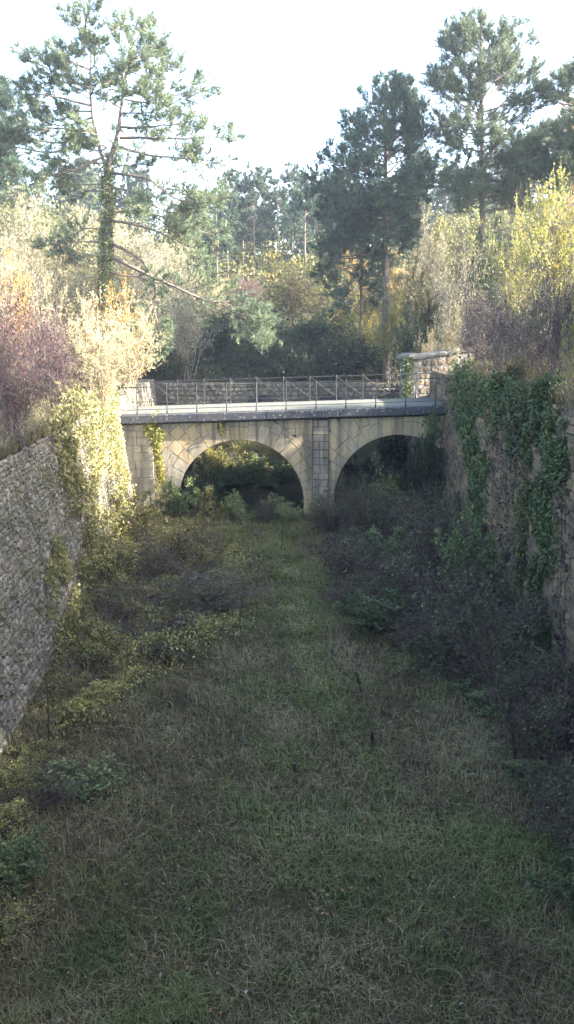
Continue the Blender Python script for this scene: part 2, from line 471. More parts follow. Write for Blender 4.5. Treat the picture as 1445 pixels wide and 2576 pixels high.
def stone_wall(thing, cells, tx, ty, tn, var, mat, nmax=300, name='stone'):
    """cells: list of (pos, w, h, d). the nmax nearest in view become parts, the rest one stuff part."""
    tx, ty, tn = nrm(np.array(tx, float)), nrm(np.array(ty, float)), nrm(np.array(tn, float))
    order = sorted(range(len(cells)), key=lambda i: (not in_view(cells[i][0]), np.linalg.norm(cells[i][0] - np.array([0, 0, EYE])) / math.sqrt(cells[i][1] * cells[i][2])))
    mes = []
    for V, F in var:
        me = np_mesh(name, V, F); me.materials.append(mat); mes.append(me)
    rest = []
    for k, i in enumerate(order):
        pos, w, h, d = cells[i]
        vi = random.randrange(len(var))
        if k < nmax:
            o = bpy.data.objects.new(name, mes[vi]); col.objects.link(o); o.parent = thing
            ang = random.gauss(0, 0.04)
            X = tx * math.cos(ang) + ty * math.sin(ang); Yv = ty * math.cos(ang) - tx * math.sin(ang)
            o.matrix_world = frame_mat(pos, X, Yv, tn, w, h, d)
        else:
            V, F = var[vi]
            W = pos + V[:, :1] * w * tx + V[:, 1:2] * h * ty + V[:, 2:3] * d * tn
            rest.append((W, F))
    if rest:
        V, F = join_geo(rest)
        # per-face random constant per stone
        rr = []
        for f in F: rr.append(np.zeros(len(f)))
        cnt = 0; rv = rng.random(len(rest))
        offs = np.cumsum([0] + [len(x[0]) for x in rest])
        rr = [rv[np.searchsorted(offs, f[:, 0], side='right') - 1] for f in F]
        link('stone_mass', np_mesh('stone_mass', V, F, rr), mat, thing, kind='stuff')

def rubble_cells(y0, y1, z0, z1, P, hmin, hmax, wmin, wmax, d, miss=0.02, jit=0.3):
    cells = []
    z = z0
    while z < z1 - 0.04:
        h = min(random.uniform(hmin, hmax), z1 - z)
        y = y0 - random.uniform(0, wmax)
        while y < y1:
            w = random.uniform(wmin, wmax)
            hh = h * random.uniform(1 - jit * 0.5, 1 + jit * 0.25)
            if random.random() > miss and y + w / 2 > y0 and y + w / 2 < y1:
                cells.append((P(y + w / 2, z + h / 2 + random.uniform(-1, 1) * h * jit * 0.25), w * 0.97, hh * 0.97, d * random.uniform(0.6, 1.4)))
            y += w
        z += h
    return cells

def prism(poly_fn, ys_, name, mat, parent):
    rows = [poly_fn(y) for y in ys_]
    n = len(rows[0]); V = np.concatenate(rows)
    f = []
    for k in range(len(rows) - 1):
        for i in range(n):
            j = (i + 1) % n
            f.append((k * n + i, k * n + j, (k + 1) * n + j, (k + 1) * n + i))
    caps = np.array([list(range(n))[::-1], [(len(rows) - 1) * n + i for i in range(n)]])
    return link(name, np_mesh(name, V, [np.array(f), caps]), mat, parent)

def ashell(x0, x1, y0, y1, z0, z1):
    V = np.array([[x, y, z] for z in (z0, z1) for y in (y0, y1) for x in (x0, x1)], float)
    F = np.array([[0, 2, 3, 1], [4, 5, 7, 6], [0, 1, 5, 4], [2, 6, 7, 3], [0, 4, 6, 2], [1, 3, 7, 5]])
    return V, [F]

# --- rubble wall on one side
YW0 = -2.5
t = empty('rubble_wall', (lx(20), 20, 0), label='pale grey pitted rubble retaining wall, leaning back, with yellow ivy at its far end', cat='wall')
def with_parent_inverse(o): o.matrix_parent_inverse = o.parent.matrix_world.inverted()
def lpoly(y):
    return np.array([[lx(y, -0.8), y, -0.8], [lx(y, LTOP - 0.05), y, LTOP - 0.05], [lx(y, LTOP) - 0.7, y, LTOP - 0.05], [lx(y, LTOP) - 0.7, y, -0.8]])
t.location = (0, 0, 0)
prism(lpoly, [YW0, YFAR + 0.6], 'wall_core', M['mortar'], t)
cells = rubble_cells(5.0, YFAR - 0.2, -0.1, LTOP, lambda y, z: np.array([lx(y, z) + 0.01, y, z]), 0.06, 0.17, 0.09, 0.32, 0.045, miss=0.06, jit=0.95)
stone_wall(t, cells, (LB, 1, 0), (-LK, 0, 1), (1, -LB, LK), variants(10, 100), M['rubble'])

# --- ashlar wall on the other side
t = empty('ashlar_wall', (0, 0, 0), label='dark brown rock faced retaining wall, overgrown with hanging green ivy', cat='wall')
def rpoly(y):
    return np.array([[rx(y, -0.8), y, -0.8], [rx(y, -0.8) + 0.9, y, -0.8], [rx(y, RTOP) + 0.7, y, RTOP - 0.05], [rx(y, RTOP), y, RTOP - 0.05]])
prism(rpoly, [YW0, 35.6], 'wall_core', M['dark_joint'], t)
cells = rubble_cells(8.0, 35.4, -0.1, RTOP, lambda y, z: np.array([rx(y, z) - 0.02, y, z]), 0.14, 0.22, 0.24, 0.52, 0.10, miss=0.02, jit=0.2)
stone_wall(t, cells, (RB, 1, 0), (RK, 0, 1), (-1, RB, RK), variants(8, 200, square=True), M['ashlar'])
t = empty('side_wall', (0, 0, 0), label='lower stretch of stone side wall hidden behind the bridge', cat='wall')
def rpoly2(y):
    return np.array([[rx(y, -0.8), y, -0.8], [rx(y, -0.8) + 0.9, y, -0.8], [rx(y, 4.3) + 0.7, y, 4.3], [rx(y, 4.3), y, 4.3]])
prism(rpoly2, [35.62, YFAR + 0.6], 'wall_core', M['joint'], t)
cells = rubble_cells(35.7, YFAR - 0.2, 0.4, 4.3, lambda y, z: np.array([rx(y, z) - 0.02, y, z]), 0.24, 0.32, 0.5, 0.9, 0.14, miss=0.01, jit=0.12)
stone_wall(t, cells, (RB, 1, 0), (RK, 0, 1), (-1, RB, RK), variants(4, 240, square=True), M['ashlar'], nmax=0)

# --- wall closing the ditch behind the bridge, with two low arched openings
t = empty('far_wall', (0, 0, 0), label='low grey rubble wall with two arched openings shown by painted shade, behind the bridge railings', cat='wall')
ztop = at(660, 962, YFAR)[2]
V, F = ashell(lx(YFAR) - 0.5, rx(YFAR) + 0.9, YFAR + 0.05, YFAR + 0.6, 0.2, ztop - 0.04)
link('wall_core', np_mesh('wall_core', V, F), M['mortar'], t)
holes = []
for u in (655, 833):
    p = at(u, 992, YFAR); holes.append((p[0], p[2]))
cells = rubble_cells(lx(YFAR) - 0.1, rx(YFAR) + 0.4, 0.6, ztop, lambda x, z: np.array([x, YFAR + 0.03, z]), 0.17, 0.30, 0.22, 0.50, 0.12, miss=0.01, jit=0.6)
cells = [c for c in cells if not any(((c[0][0] - hx) / 0.78) ** 2 + ((c[0][2] - hz + 0.55) / 0.55) ** 2 < 1.1 and c[0][2] < hz + 0.12 for hx, hz in holes)]
stone_wall(t, cells, (1, 0, 0), (0, 0, 1), (0, -1, 0), variants(8, 300), M['rubble'], nmax=240)
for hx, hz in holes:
    # flat dark arched sheet standing in for the shade inside an opening
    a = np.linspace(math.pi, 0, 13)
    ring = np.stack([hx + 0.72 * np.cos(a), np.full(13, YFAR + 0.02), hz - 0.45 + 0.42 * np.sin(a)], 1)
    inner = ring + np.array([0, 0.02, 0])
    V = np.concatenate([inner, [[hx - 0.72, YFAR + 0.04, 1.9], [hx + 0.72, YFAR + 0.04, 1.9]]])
    link('opening_shade', np_mesh('opening_shade', V, [np.array([list(range(13)) + [14, 13]])]), M['iron'], t)

# ------------------------------------------------------------------ bridge
YB, YB2 = 31.0, 35.0
BX0, BX1 = lx(YB, 2.0) - 0.55, rx(YB, 2.0) + 0.55
C1, Z1 = -1.82, 0.56
C2, Z2 = 4.35, 0.76
RAD = 2.48
def deck_z(x): return 4.17 + 0.03 * x
CORN = 0.36
def under_z(x): return deck_z(x) - CORN
bridge = empty('arch_bridge', (0, 0, 0), label='old two-arched stone bridge with dark cornice crossing the overgrown ditch', cat='bridge')
# body with two barrel vaults
xs = [BX0]
st = []
def add(x, zb): st.append((x, zb))
add(BX0, -0.6); add(C1 - RAD, -0.6)
for k in range(0, 41):
    a = math.pi - math.pi * k / 40; add(C1 + RAD * math.cos(a), Z1 + RAD * math.sin(a))
add(C1 + RAD, -0.6); add(C2 - RAD, -0.6)
for k in range(0, 41):
    a = math.pi - math.pi * k / 40
    x = C2 + RAD * math.cos(a)
    if x > BX1 - 0.05: break
    add(x, Z2 + RAD * math.sin(a))
st = np.array(st); n = len(st)
yb = YB + 0.018
front_b = np.c_[st[:, 0], np.full(n, yb), st[:, 1]]; front_t = np.c_[st[:, 0], np.full(n, yb), under_z(st[:, 0]) + 0.02]
V = np.concatenate([front_b, front_t, front_b + [0, YB2 - yb, 0], front_t + [0, YB2 - yb, 0]])
i = np.arange(n - 1)
F = [np.stack([i, i + 1, i + 1 + n, i + n], 1), np.stack([i + 2 * n, i + 3 * n, i + 1 + 3 * n, i + 1 + 2 * n], 1),
     np.stack([i, i + 2 * n, i + 2 * n + 1, i + 1], 1), np.stack([i + n, i + n + 1, i + 1 + 3 * n, i + 3 * n], 1),
     np.array([[0, n, 3 * n, 2 * n], [n - 1, 3 * n - 1, 4 * n - 1, 2 * n - 1]])]
# drop zero-width front faces are harmless
link('bridge_body', np_mesh('bridge_body', V, [np.concatenate(F)]), M['joint'], bridge)

def clip(poly, a, b, c):
    """keep a*x + b*z <= c"""
    out = []
    for k in range(len(poly)):
        p, q = poly[k], poly[(k + 1) % len(poly)]
        dp, dq = a * p[0] + b * p[1] - c, a * q[0] + b * q[1] - c
        if dp <= 0: out.append(p)
        if dp * dq < 0:
            s = dp / (dp - dq); out.append((p[0] + (q[0] - p[0]) * s, p[1] + (q[1] - p[1]) * s))
    return out

def area(poly):
    return 0.5 * sum(poly[k][0] * poly[(k + 1) % len(poly)][1] - poly[(k + 1) % len(poly)][0] * poly[k][1] for k in range(len(poly)))

def block(poly, name, mat, proud=0.012, yface=None, joint=0.009, back=0.06):
    """extrude a polygon in the x-z plane as a slightly pillowed stone"""
    if len(poly) < 3 or abs(area(poly)) < 0.012: return None
    if area(poly) < 0: poly = poly[::-1]
    P = np.array(poly); c = P.mean(0)
    rr = np.maximum(np.linalg.norm(P - c, axis=1, keepdims=True), 1e-3)
    P1 = c + (P - c) * np.maximum(0.3, (rr - joint) / rr)
    P2 = c + (P - c) * np.maximum(0.3, (rr - joint - 0.010) / rr)
    y0 = yface if yface is not None else YB
    pr = proud * random.uniform(0.5, 1.3)
    n = len(P)
    V = np.concatenate([np.c_[P1[:, 0], np.full(n, y0 + back), P1[:, 1]], np.c_[P1[:, 0], np.full(n, y0 - pr + 0.008), P1[:, 1]],
                        np.c_[P2[:, 0], y0 - pr - rng.uniform(0, 0.006, n), P2[:, 1]]])
    i = np.arange(n); j = np.roll(i, -1)
    q = np.concatenate([np.stack([i, j, j + n, i + n], 1), np.stack([i + n, j + n, j + 2 * n, i + 2 * n], 1)])
    return link(name, np_mesh(name, V, [q, (np.arange(n) + 2 * n)[None, :]]), mat, bridge)

PX0, PX1 = at(787, 1120, YB)[0], at(827, 1120, YB)[0]          # pilaster on the pier
LP1 = at(386, 1120, YB)[0]                                     # abutment panel edge
ca, cb = at(692, 1058, YB), at(792, 1141, YB)                  # bed joint running from arch ring to pilaster
nx_, nz_ = (cb[2] - ca[2]) * -1, (cb[0] - ca[0])               # normal pointing up/right
cc = nx_ * ca[0] + nz_ * ca[2]

def polar(C, Z, clips, rmax, arc0=0.30, arc1=0.46, amin=-0.12, r_lo=0.4, r_hi=0.9):
    def emit(a, a2, r0, r1, first):
        am = (a + a2) / 2
        poly = [(C + r0 * math.cos(t_), Z + r0 * math.sin(t_)) for t_ in (a, am, a2)] + [(C + r1 * math.cos(t_), Z + r1 * math.sin(t_)) for t_ in (a2, am, a)]
        for cl in clips: poly = clip(poly, *cl) if len(poly) >= 3 else poly
        if len(poly) >= 3:
            grey = C < 0 and a > 2.2
            block(poly, 'voussoir' if first else 'spandrel_stone', M['grey_stone'] if (grey and random.random() < 0.8) else M['tan'])
    def wedge(a, a2, r, first):
        while r < rmax:
            if (a - a2) * r > arc1 * 1.45:
                m_ = (a + a2) / 2; wedge(a, m_, r, first); wedge(m_, a2, r, first); return
            r2 = min(rmax, r + (random.uniform(0.42, 0.72) if first else random.uniform(r_lo, r_hi)))
            emit(a, a2, r, r2, first); r = r2; first = False
    a = math.pi - amin
    while a > amin:
        a2 = max(amin - 0.02, a - random.uniform(arc0, arc1) / RAD)
        wedge(a, a2, RAD, True); a = a2

top_clip = (-0.03, 1.0, 4.17 - CORN - 0.01)
polar(C1, Z1, [top_clip, (-1, 0, -(LP1 + 0.01)), (1, 0, PX0 - 0.01), (nx_, nz_, cc)], RAD + 3.2, r_lo=0.25, r_hi=0.55, arc0=0.24, arc1=0.38)
polar(C2, Z2, [top_clip, (-1, 0, -(PX1 + 0.01)), (1, 0, BX1)], RAD + 3.2, arc0=0.26, arc1=0.40, r_lo=0.6, r_hi=1.3)
# squared courses above the bed joint beside the pilaster
z = 2.2
while z < 4.1:
    h = random.uniform(0.2, 0.3); x = PX0 - 0.01
    while x > -1.8:
        w = random.uniform(0.35, 0.7)
        poly = [(x - w, z), (x, z), (x, z + h), (x - w, z + h)]
        for cl in (top_clip, (-nx_, -nz_, -cc)): poly = clip(poly, *cl) if len(poly) >= 3 else poly
        block(poly, 'spandrel_stone', M['tan']); x -= w
    z += h
# pilaster in the middle, standing proud, and the abutment panel
z = -0.3
while z < 4.0:
    h = random.uniform(0.24, 0.34)
    poly = clip([(PX0, z), (PX1, z), (PX1, z + h), (PX0, z + h)], *top_clip)
    s = random.uniform(0.35, 0.65)
    xm = PX0 + (PX1 - PX0) * s
    for pl in ([(PX0, z), (xm, z), (xm, z + h), (PX0, z + h)], [(xm, z), (PX1, z), (PX1, z + h), (xm, z + h)]):
        block(clip(pl, *top_clip), 'pilaster_block', M['wet_stone'], proud=0.07)
    z += h
z = -0.3
while z < 4.0:
    h = random.uniform(0.24, 0.36); x = BX0 + random.uniform(-0.3, 0)
    while x < LP1 - 0.02:
        w = min(random.uniform(0.4, 0.8), LP1 - x)
        if LP1 - x - w < 0.18: w = LP1 - x
        block(clip([(x, z), (x + w, z), (x + w, z + h), (x, z + h)], *top_clip), 'abutment_block', M['grey_stone'], proud=0.05); x += w
    z += h
# pier below the springing
z = -0.3
while z < 1.2:
    h = random.uniform(0.25, 0.33)
    for xa, xb in ((C1 + RAD, PX0), (PX1, C2 - RAD)):
        zt = min(z + h, (Z1 if xa < 1.0 else Z2) - 0.32)
        if zt - z > 0.08: block([(xa, z), (xb, z), (xb, zt), (xa, zt)], 'pier_block', M['tan'])
    z += h
# cornice slabs
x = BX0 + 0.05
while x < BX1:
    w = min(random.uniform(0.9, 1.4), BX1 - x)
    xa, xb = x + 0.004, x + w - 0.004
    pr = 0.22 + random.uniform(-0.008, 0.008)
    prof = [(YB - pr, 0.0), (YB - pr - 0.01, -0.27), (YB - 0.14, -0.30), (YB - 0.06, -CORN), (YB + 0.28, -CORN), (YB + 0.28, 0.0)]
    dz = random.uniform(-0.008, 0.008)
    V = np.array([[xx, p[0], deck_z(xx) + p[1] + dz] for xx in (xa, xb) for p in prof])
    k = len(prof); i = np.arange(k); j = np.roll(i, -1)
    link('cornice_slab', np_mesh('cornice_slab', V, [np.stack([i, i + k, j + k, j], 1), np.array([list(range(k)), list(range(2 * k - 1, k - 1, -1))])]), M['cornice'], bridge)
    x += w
# road bed on the bridge
nseg = 24
X = np.linspace(BX0 - 3, BX1 + 3, nseg)
prof = [(YB + 0.30, -0.28), (YB + 0.30, 0.012), (YB + 0.9, 0.03), (YB + 2.0, 0.06), (YB2 - 0.75, 0.03), (YB2 + 0.2, 0.012), (YB2 + 0.2, -0.30)]
V = np.array([[xx, p[0], deck_z(xx) + p[1]] for xx in X for p in prof]); k = len(prof)
idx = np.arange(nseg * k).reshape(nseg, k)
q = np.stack([idx[:-1, :-1], idx[1:, :-1], idx[1:, 1:], idx[:-1, 1:]], -1).reshape(-1, 4)
link('road_surface', np_mesh('road_surface', V, [q]), M['road'], bridge)

# ------------------------------------------------------------------ iron railings
def bar(a, b, r, sides=6):
    return tubes(np.array([[a, b]], float), r, r, sides)
def railing(y, x0, step, npost, label, brace=True):
    t = empty('iron_railing', (0, 0, 0), label=label, cat='railing', group='iron railings on the bridge')
    H_ = 1.06
    P = [np.array([x0 + step * k, y, deck_z(x0 + step * k)]) for k in range(npost)]
    for p in P:
        parts = [bar(p - [0, 0, 0.12], p + [0, 0, H_ + 0.02], 0.021), bar(p + [0, 0, -0.1], p + [0, 0, 0.12], 0.036), bar(p + [0, 0, H_ - 0.03], p + [0, 0, H_ + 0.06], 0.032)]
        # raking stay behind the post
        V, F = join_geo(parts); link('post', np_mesh('post', V, F), M['iron'], t)
    for hz, r, nm in ((H_, 0.019, 'top_rail'), (0.20, 0.013, 'bottom_rail')):
        V, F = bar(P[0] + [-0.5, 0, hz - 0.015], P[-1] + [0.3, 0, hz + 0.009], r); link(nm, np_mesh(nm, V, F), M['iron'], t)
    for k in range(npost - 1 if brace else 0):
        V, F = join_geo([bar(P[k] + [0, 0.012, 0.2], P[k + 1] + [0, 0.012, H_], 0.007, 4), bar(P[k] + [0, -0.012, H_], P[k + 1] + [0, -0.012, 0.2], 0.007, 4)])
        link('cross_brace', np_mesh('cross_brace', V, F), M['iron'], t)
px0 = at(346, 1034, YB + 0.05)[0]; px1 = at(1096, 1010, YB + 0.05)[0]
railing(YB + 0.05, px0 - (px1 - px0) / 10, (px1 - px0) / 10, 12, 'slender iron railing of plain posts and rails along the near edge of the bridge', brace=False)
railing(YB2 - 0.1, -7.0, 1.14, 13, 'slender cross braced iron railing along the far edge of the bridge deck')

# ------------------------------------------------------------------ gate pier with wall at the bridge's end
t = empty('gate_wall', (0, 0, 0), label='stone wall with pale joints, coping slabs and capped end pier beyond the bridge deck', cat='wall')
g0 = at(1030, 905, 36.5); g1 = at(1185, 883, 38.5)
z0g = 4.2
dirg = nrm(np.array([g1[0] - g0[0], g1[1] - g0[1], 0])); Lg = float(np.linalg.norm((g1 - g0)[:2])) + 0.2
ng = np.array([dirg[1], -dirg[0], 0])
def gp(s, z, o=0.0): return np.array([g0[0], g0[1], 0]) + dirg * s + ng * o + np.array([0, 0, z])
slope = (g1[2] - g0[2]) / (Lg - 0.2)
def gtop(s): return g0[2] + slope * s
V = np.array([gp(0, z0g - 0.5), gp(Lg, z0g - 0.5), gp(Lg, z0g - 0.5, -0.5), gp(0, z0g - 0.5, -0.5), gp(0, gtop(0)), gp(Lg, gtop(Lg)), gp(Lg, gtop(Lg), -0.5), gp(0, gtop(0), -0.5)])
link('wall_core', np_mesh('wall_core', V, [np.array([[0, 1, 5, 4], [1, 2, 6, 5], [2, 3, 7, 6], [3, 0, 4, 7], [4, 5, 6, 7], [3, 2, 1, 0]])]), M['coping'], t)
cells = rubble_cells(0.55, Lg, z0g - 0.2, g1[2] + 0.3, lambda s, z: gp(s, z, 0.02), 0.25, 0.40, 0.28, 0.55, 0.045, miss=0.0, jit=0.5)
cells = [c for c in cells if c[0][2] + c[2] / 2 < gtop(float(np.dot(c[0] - g0, dirg)))]
stone_wall(t, [(p, w * 0.9, h * 0.9, d) for p, w, h, d in cells], dirg, (0, 0, 1), ng, variants(8, 400), M['ashlar'])
for k in range(14):                                                     # squared quoins of the end pier
    zz = z0g - 0.2 + k * 0.2
    if zz + 0.2 > gtop(0): break
    V, F = ashell(-0.04, 0.52 + (0.06 if k % 2 else 0), -0.56, 0.055, 0, 0.19)
    W = np.array([gp(v[0], v[2] + zz, v[1]) for v in V]); link('quoin', np_mesh('quoin', W, F), M['coping'], t)
s = 0.62
while s < Lg:
    w = min(random.uniform(0.8, 1.1), Lg - s)
    prof = [(0.14, 0.0), (0.16, 0.10), (0.0, 0.17), (-0.5, 0.17), (-0.62, 0.08), (-0.6, 0.0)]
    V = np.array([gp(ss, gtop(ss) + p[1] + 0.003, p[0]) for ss in (s + 0.006, s + w - 0.006) for p in prof]); k = len(prof); i = np.arange(k); j = np.roll(i, -1)
    link('coping_slab', np_mesh('coping_slab', V, [np.stack([i, i + k, j + k, j], 1), np.array([list(range(k)), list(range(2 * k - 1, k - 1, -1))])]), M['coping'], t)
    s += w
# pier cap: low pyramid with rounded top
cap = []
for (e, zz) in ((0.12, 0.0), (0.13, 0.11), (0.05, 0.2), (-0.12, 0.27)):
    cap += [gp(-0.04 - e, gtop(0.3) + zz, 0.055 + e), gp(0.56 + e, gtop(0.3) + zz, 0.055 + e), gp(0.56 + e, gtop(0.3) + zz, -0.56 - e), gp(-0.04 - e, gtop(0.3) + zz, -0.56 - e)]
f = []
for k in range(3):
    for i in range(4):
        j = (i + 1) % 4; f.append((k * 4 + i, k * 4 + j, k * 4 + 4 + j, k * 4 + 4 + i))
f += [(12, 13, 14, 15), (3, 2, 1, 0)]
link('pier_cap', np_mesh('pier_cap', np.array(cap), [np.array(f)]), M['coping'], t)

# ------------------------------------------------------------------ plant meshes
def crv(base, tip, k=6, sag=0.0, jit=0.05):
    a, b = np.array(base, float), np.array(tip, float)
    s = np.linspace(0, 1, k)[:, None]
    L = np.linalg.norm(b - a)
    P = a + (b - a) * s + np.array([0, 0, -sag]) * (4 * s * (1 - s)) * L
    P[1:] += rng.normal(0, jit * L / k, (k - 1, 3))
    return P

def shrub_mesh(name, H, Rr, nst, n2, n3, nl, lsize, bark, lmat, stemr=0.02, lean=35, droop=0.0, lup=0.3, leafbias=0.0, n4=0, aspect=0.6, t0=0.25):
    """upright to arching stems, two or three orders of twigs, leaves along the outer twigs; returns [(part name, mesh)]"""
    az = rng.uniform(0, 2 * math.pi, nst); el = np.radians(rng.uniform(0, lean, nst)) ** 1.0
    d = np.stack([np.sin(el) * np.cos(az), np.sin(el) * np.sin(az), np.cos(el)], 1)
    L = (H * rng.uniform(0.65, 1.02, nst))[:, None]
    base = np.stack([rng.normal(0, 0.12 * Rr, nst), rng.normal(0, 0.12 * Rr, nst), np.full(nst, -0.15)], 1)
    pts = [base]; k = 6
    for i in range(k - 1):
        d = nrm(d + np.array([0, 0, -droop * (i + 1) / k]) + 0.10 * rng.normal(size=d.shape)); pts.append(pts[-1] + d * L / (k - 1))
    S = np.stack(pts, 1)
    B2 = grow(S, n2, t0, 1.0, H * 0.25, H * 0.5, 20, 65, 5, (0, 0, 0.15 - droop), 0.18)
    B3 = grow(B2, n3, 0.15, 1.0, H * 0.10, H * 0.26, 20, 70, 3, (0, 0, 0.1 - droop), 0.2)
    parts = [tubes(S, stemr, stemr * 0.35, 4), tubes(B2, stemr * 0.45, stemr * 0.15, 3), tubes(B3, stemr * 0.2, stemr * 0.1, 3)]
    T = B3
    if n4:
        B4 = grow(B3, n4, 0.2, 1.0, H * 0.05, H * 0.13, 20, 60, 2, (0, 0, 0.0), 0.2); parts.append(tubes(B4, stemr * 0.15, stemr * 0.08, 3)); T = np.concatenate([B4])
    V, F = join_geo(parts)
    # squash to requested width
    c = np.array([0, 0, 0]); ext = np.percentile(np.linalg.norm(V[:, :2], axis=1), 96); zt = np.percentile(V[:, 2], 99.3)
    sx, sz = Rr / ext, H / zt
    out = []
    Vs = V * np.array([sx, sx, sz])
    me = np_mesh(name + '_stems', Vs, F); me.materials.append(bark); out.append(('stems', me))
    if nl > 0:
        m = T.shape[0]
        pos, _ = sample_poly(T, rng.uniform(0.1, 1.0, (m, nl)))
        pos = pos.reshape(-1, 3)
        # clumpy thinning gives gaps
        g = fbm(pos[:, 0] / H * 7 + 31, pos[:, 2] / H * 7 + pos[:, 1] / H * 5, 9, 3)
        keep = g > (0.36 + leafbias)
        pos = pos[keep] + rng.normal(0, lsize * 0.8, (keep.sum(), 3))
        pos = pos * np.array([sx, sx, sz]); pos = pos[pos[:, 2] > 0.02]
        LV, q = leaves(pos, lsize, up=lup, aspect=aspect)
        cl = fbm(pos[:, 0] * 1.2 + 7, pos[:, 2] * 1.2 + pos[:, 1] * 0.9, 21, 2)
        rv = np.clip(0.55 * rng.random(len(pos)) + 0.9 * (cl - 0.28), 0, 1)
        me = np_mesh(name + '_foliage', LV, [q], [rv]); me.materials.append(lmat); out.append(('foliage', me))
    return {'parts': out, 'H': H, 'R': Rr}

KIND = {}
def defkind(key, n, **kw):
    KIND[key] = [shrub_mesh(f'{key}_{i}', **kw) for i in range(n)]

defkind('red_twig', 2, H=4.0, Rr=2.0, nst=16, n2=9, n3=7, nl=3, lsize=0.042, bark=M['purple_bark'], lmat=M['l_red'], stemr=0.022, lean=30, n4=2, leafbias=0.06)
defkind('purple_bare', 2, H=3.6, Rr=2.2, nst=20, n2=9, n3=7, nl=2, lsize=0.035, bark=M['purple_bark'], lmat=M['l_purple'], stemr=0.02, lean=38, n4=2, leafbias=0.04)
defkind('pale_yellow', 2, H=4.2, Rr=2.0, nst=14, n2=9, n3=8, nl=11, lsize=0.045, bark=M['tan_bark'], lmat=M['l_yellow'], stemr=0.028, lean=32, leafbias=0.09)
defkind('pale_straw', 2, H=5.5, Rr=2.6, nst=12, n2=9, n3=8, nl=3, lsize=0.05, bark=M['grey_bark'], lmat=M['l_pale'], stemr=0.03, lean=28, n4=2)
defkind('orange', 1, H=4.5, Rr=2.2, nst=9, n2=8, n3=7, nl=9, lsize=0.07, bark=M['grey_bark'], lmat=M['l_orange'], stemr=0.03, lean=30)
defkind('bare', 2, H=4.5, Rr=2.2, nst=12, n2=9, n3=8, nl=1, lsize=0.04, bark=M['grey_bark'], lmat=M['l_pale'], stemr=0.03, lean=32, n4=3)
defkind('olive', 2, H=5.0, Rr=2.4, nst=10, n2=9, n3=8, nl=16, lsize=0.055, bark=M['dark_bark'], lmat=M['l_olive'], stemr=0.035, lean=34, leafbias=0.06)
defkind('dark', 2, H=4.5, Rr=2.6, nst=12, n2=9, n3=8, nl=14, lsize=0.065, bark=M['dark_bark'], lmat=M['l_dark'], stemr=0.03, lean=45)
defkind('lime', 2, H=6.0, Rr=2.5, nst=12, n2=10, n3=8, nl=16, lsize=0.052, bark=M['grey_bark'], lmat=M['l_lime'], stemr=0.04, lean=26, leafbias=0.07)
defkind('green', 2, H=2.0, Rr=1.3, nst=10, n2=8, n3=7, nl=12, lsize=0.05, bark=M['dark_bark'], lmat=M['l_green'], stemr=0.018, lean=50, droop=0.15)
defkind('bramble', 3, H=1.5, Rr=1.5, nst=16, n2=8, n3=6, nl=8, lsize=0.038, bark=M['dark_bark'], lmat=M['l_bramble'], stemr=0.014, lean=62, droop=0.5, t0=0.1)
defkind('dead', 3, H=1.6, Rr=1.4, nst=30, n2=8, n3=6, nl=3, lsize=0.034, bark=M['cane'], lmat=M['l_purple'], stemr=0.012, lean=40, droop=0.12, t0=0.15, n4=1)
defkind('fern', 2, H=1.8, Rr=1.3, nst=14, n2=9, n3=6, nl=9, lsize=0.05, bark=M['tan_bark'], lmat=M['l_fern'], stemr=0.012, lean=55, droop=0.3, t0=0.1)
defkind('weed', 2, H=0.8, Rr=0.6, nst=10, n2=5, n3=4, nl=6, lsize=0.035, bark=M['dark_bark'], lmat=M['l_green'], stemr=0.006, lean=45, t0=0.1)

def plant(key, x, y, h, r, name, label, cat, group=None, z=None, var=None, rz=None):
    k = KIND[key][var if var is not None else random.randrange(len(KIND[key]))]
    z = float(tz(x, y)) if z is None else z
    t = empty(name, (x, y, z), rz if rz is not None else random.uniform(0, 6.28), label, cat, group)
    t.scale = (r / k['R'], r / k['R'], h / k['H'])
    for pn, me in k['parts']:
        o = bpy.data.objects.new(pn, me); col.objects.link(o); o.parent = t
    return t

def plant_px(key, u, vtop, Y, hw, name, label, cat, group=None):
    zz = 5.0
    for _ in range(3):
        x = x_of(u, Y, zz); zz = float(tz(x, Y))
    ztop = at(u, vtop, Y)[2]
    r = hw / FPX * (Y * CP + 1)
    plant(key, x, Y, max(0.6, ztop - zz), r, name, label, cat, group, z=zz)

# ------------------------------------------------------------------ pines
def needles_on(S, per, nlen, wid):
    """S (n,k,3) shoots -> needle triangles"""
    n = S.shape[0]
    pos, tan = sample_poly(S, rng.uniform(0.05, 1.0, (n, per)))
    pos = pos.reshape(-1, 3); tan = tan.reshape(-1, 3)
    perp = nrm(np.cross(tan, rand_dir((len(tan),))))
    d = nrm(tan * 0.75 + perp * 0.9 + np.array([0, 0, 0.15]))
    L = (nlen * rng.uniform(0.7, 1.2, len(pos)))[:, None]
    sd = nrm(np.cross(d, rand_dir((len(d),)))) * wid
    V = np.stack([pos - sd, pos + sd, pos + d * L], 1).reshape(-1, 3)
    f = np.arange(len(V)).reshape(-1, 3)
    g = np.repeat(rng.random(n), per)
    return V, f, np.clip(0.65 * g + 0.35 * rng.random(len(f)), 0, 1)

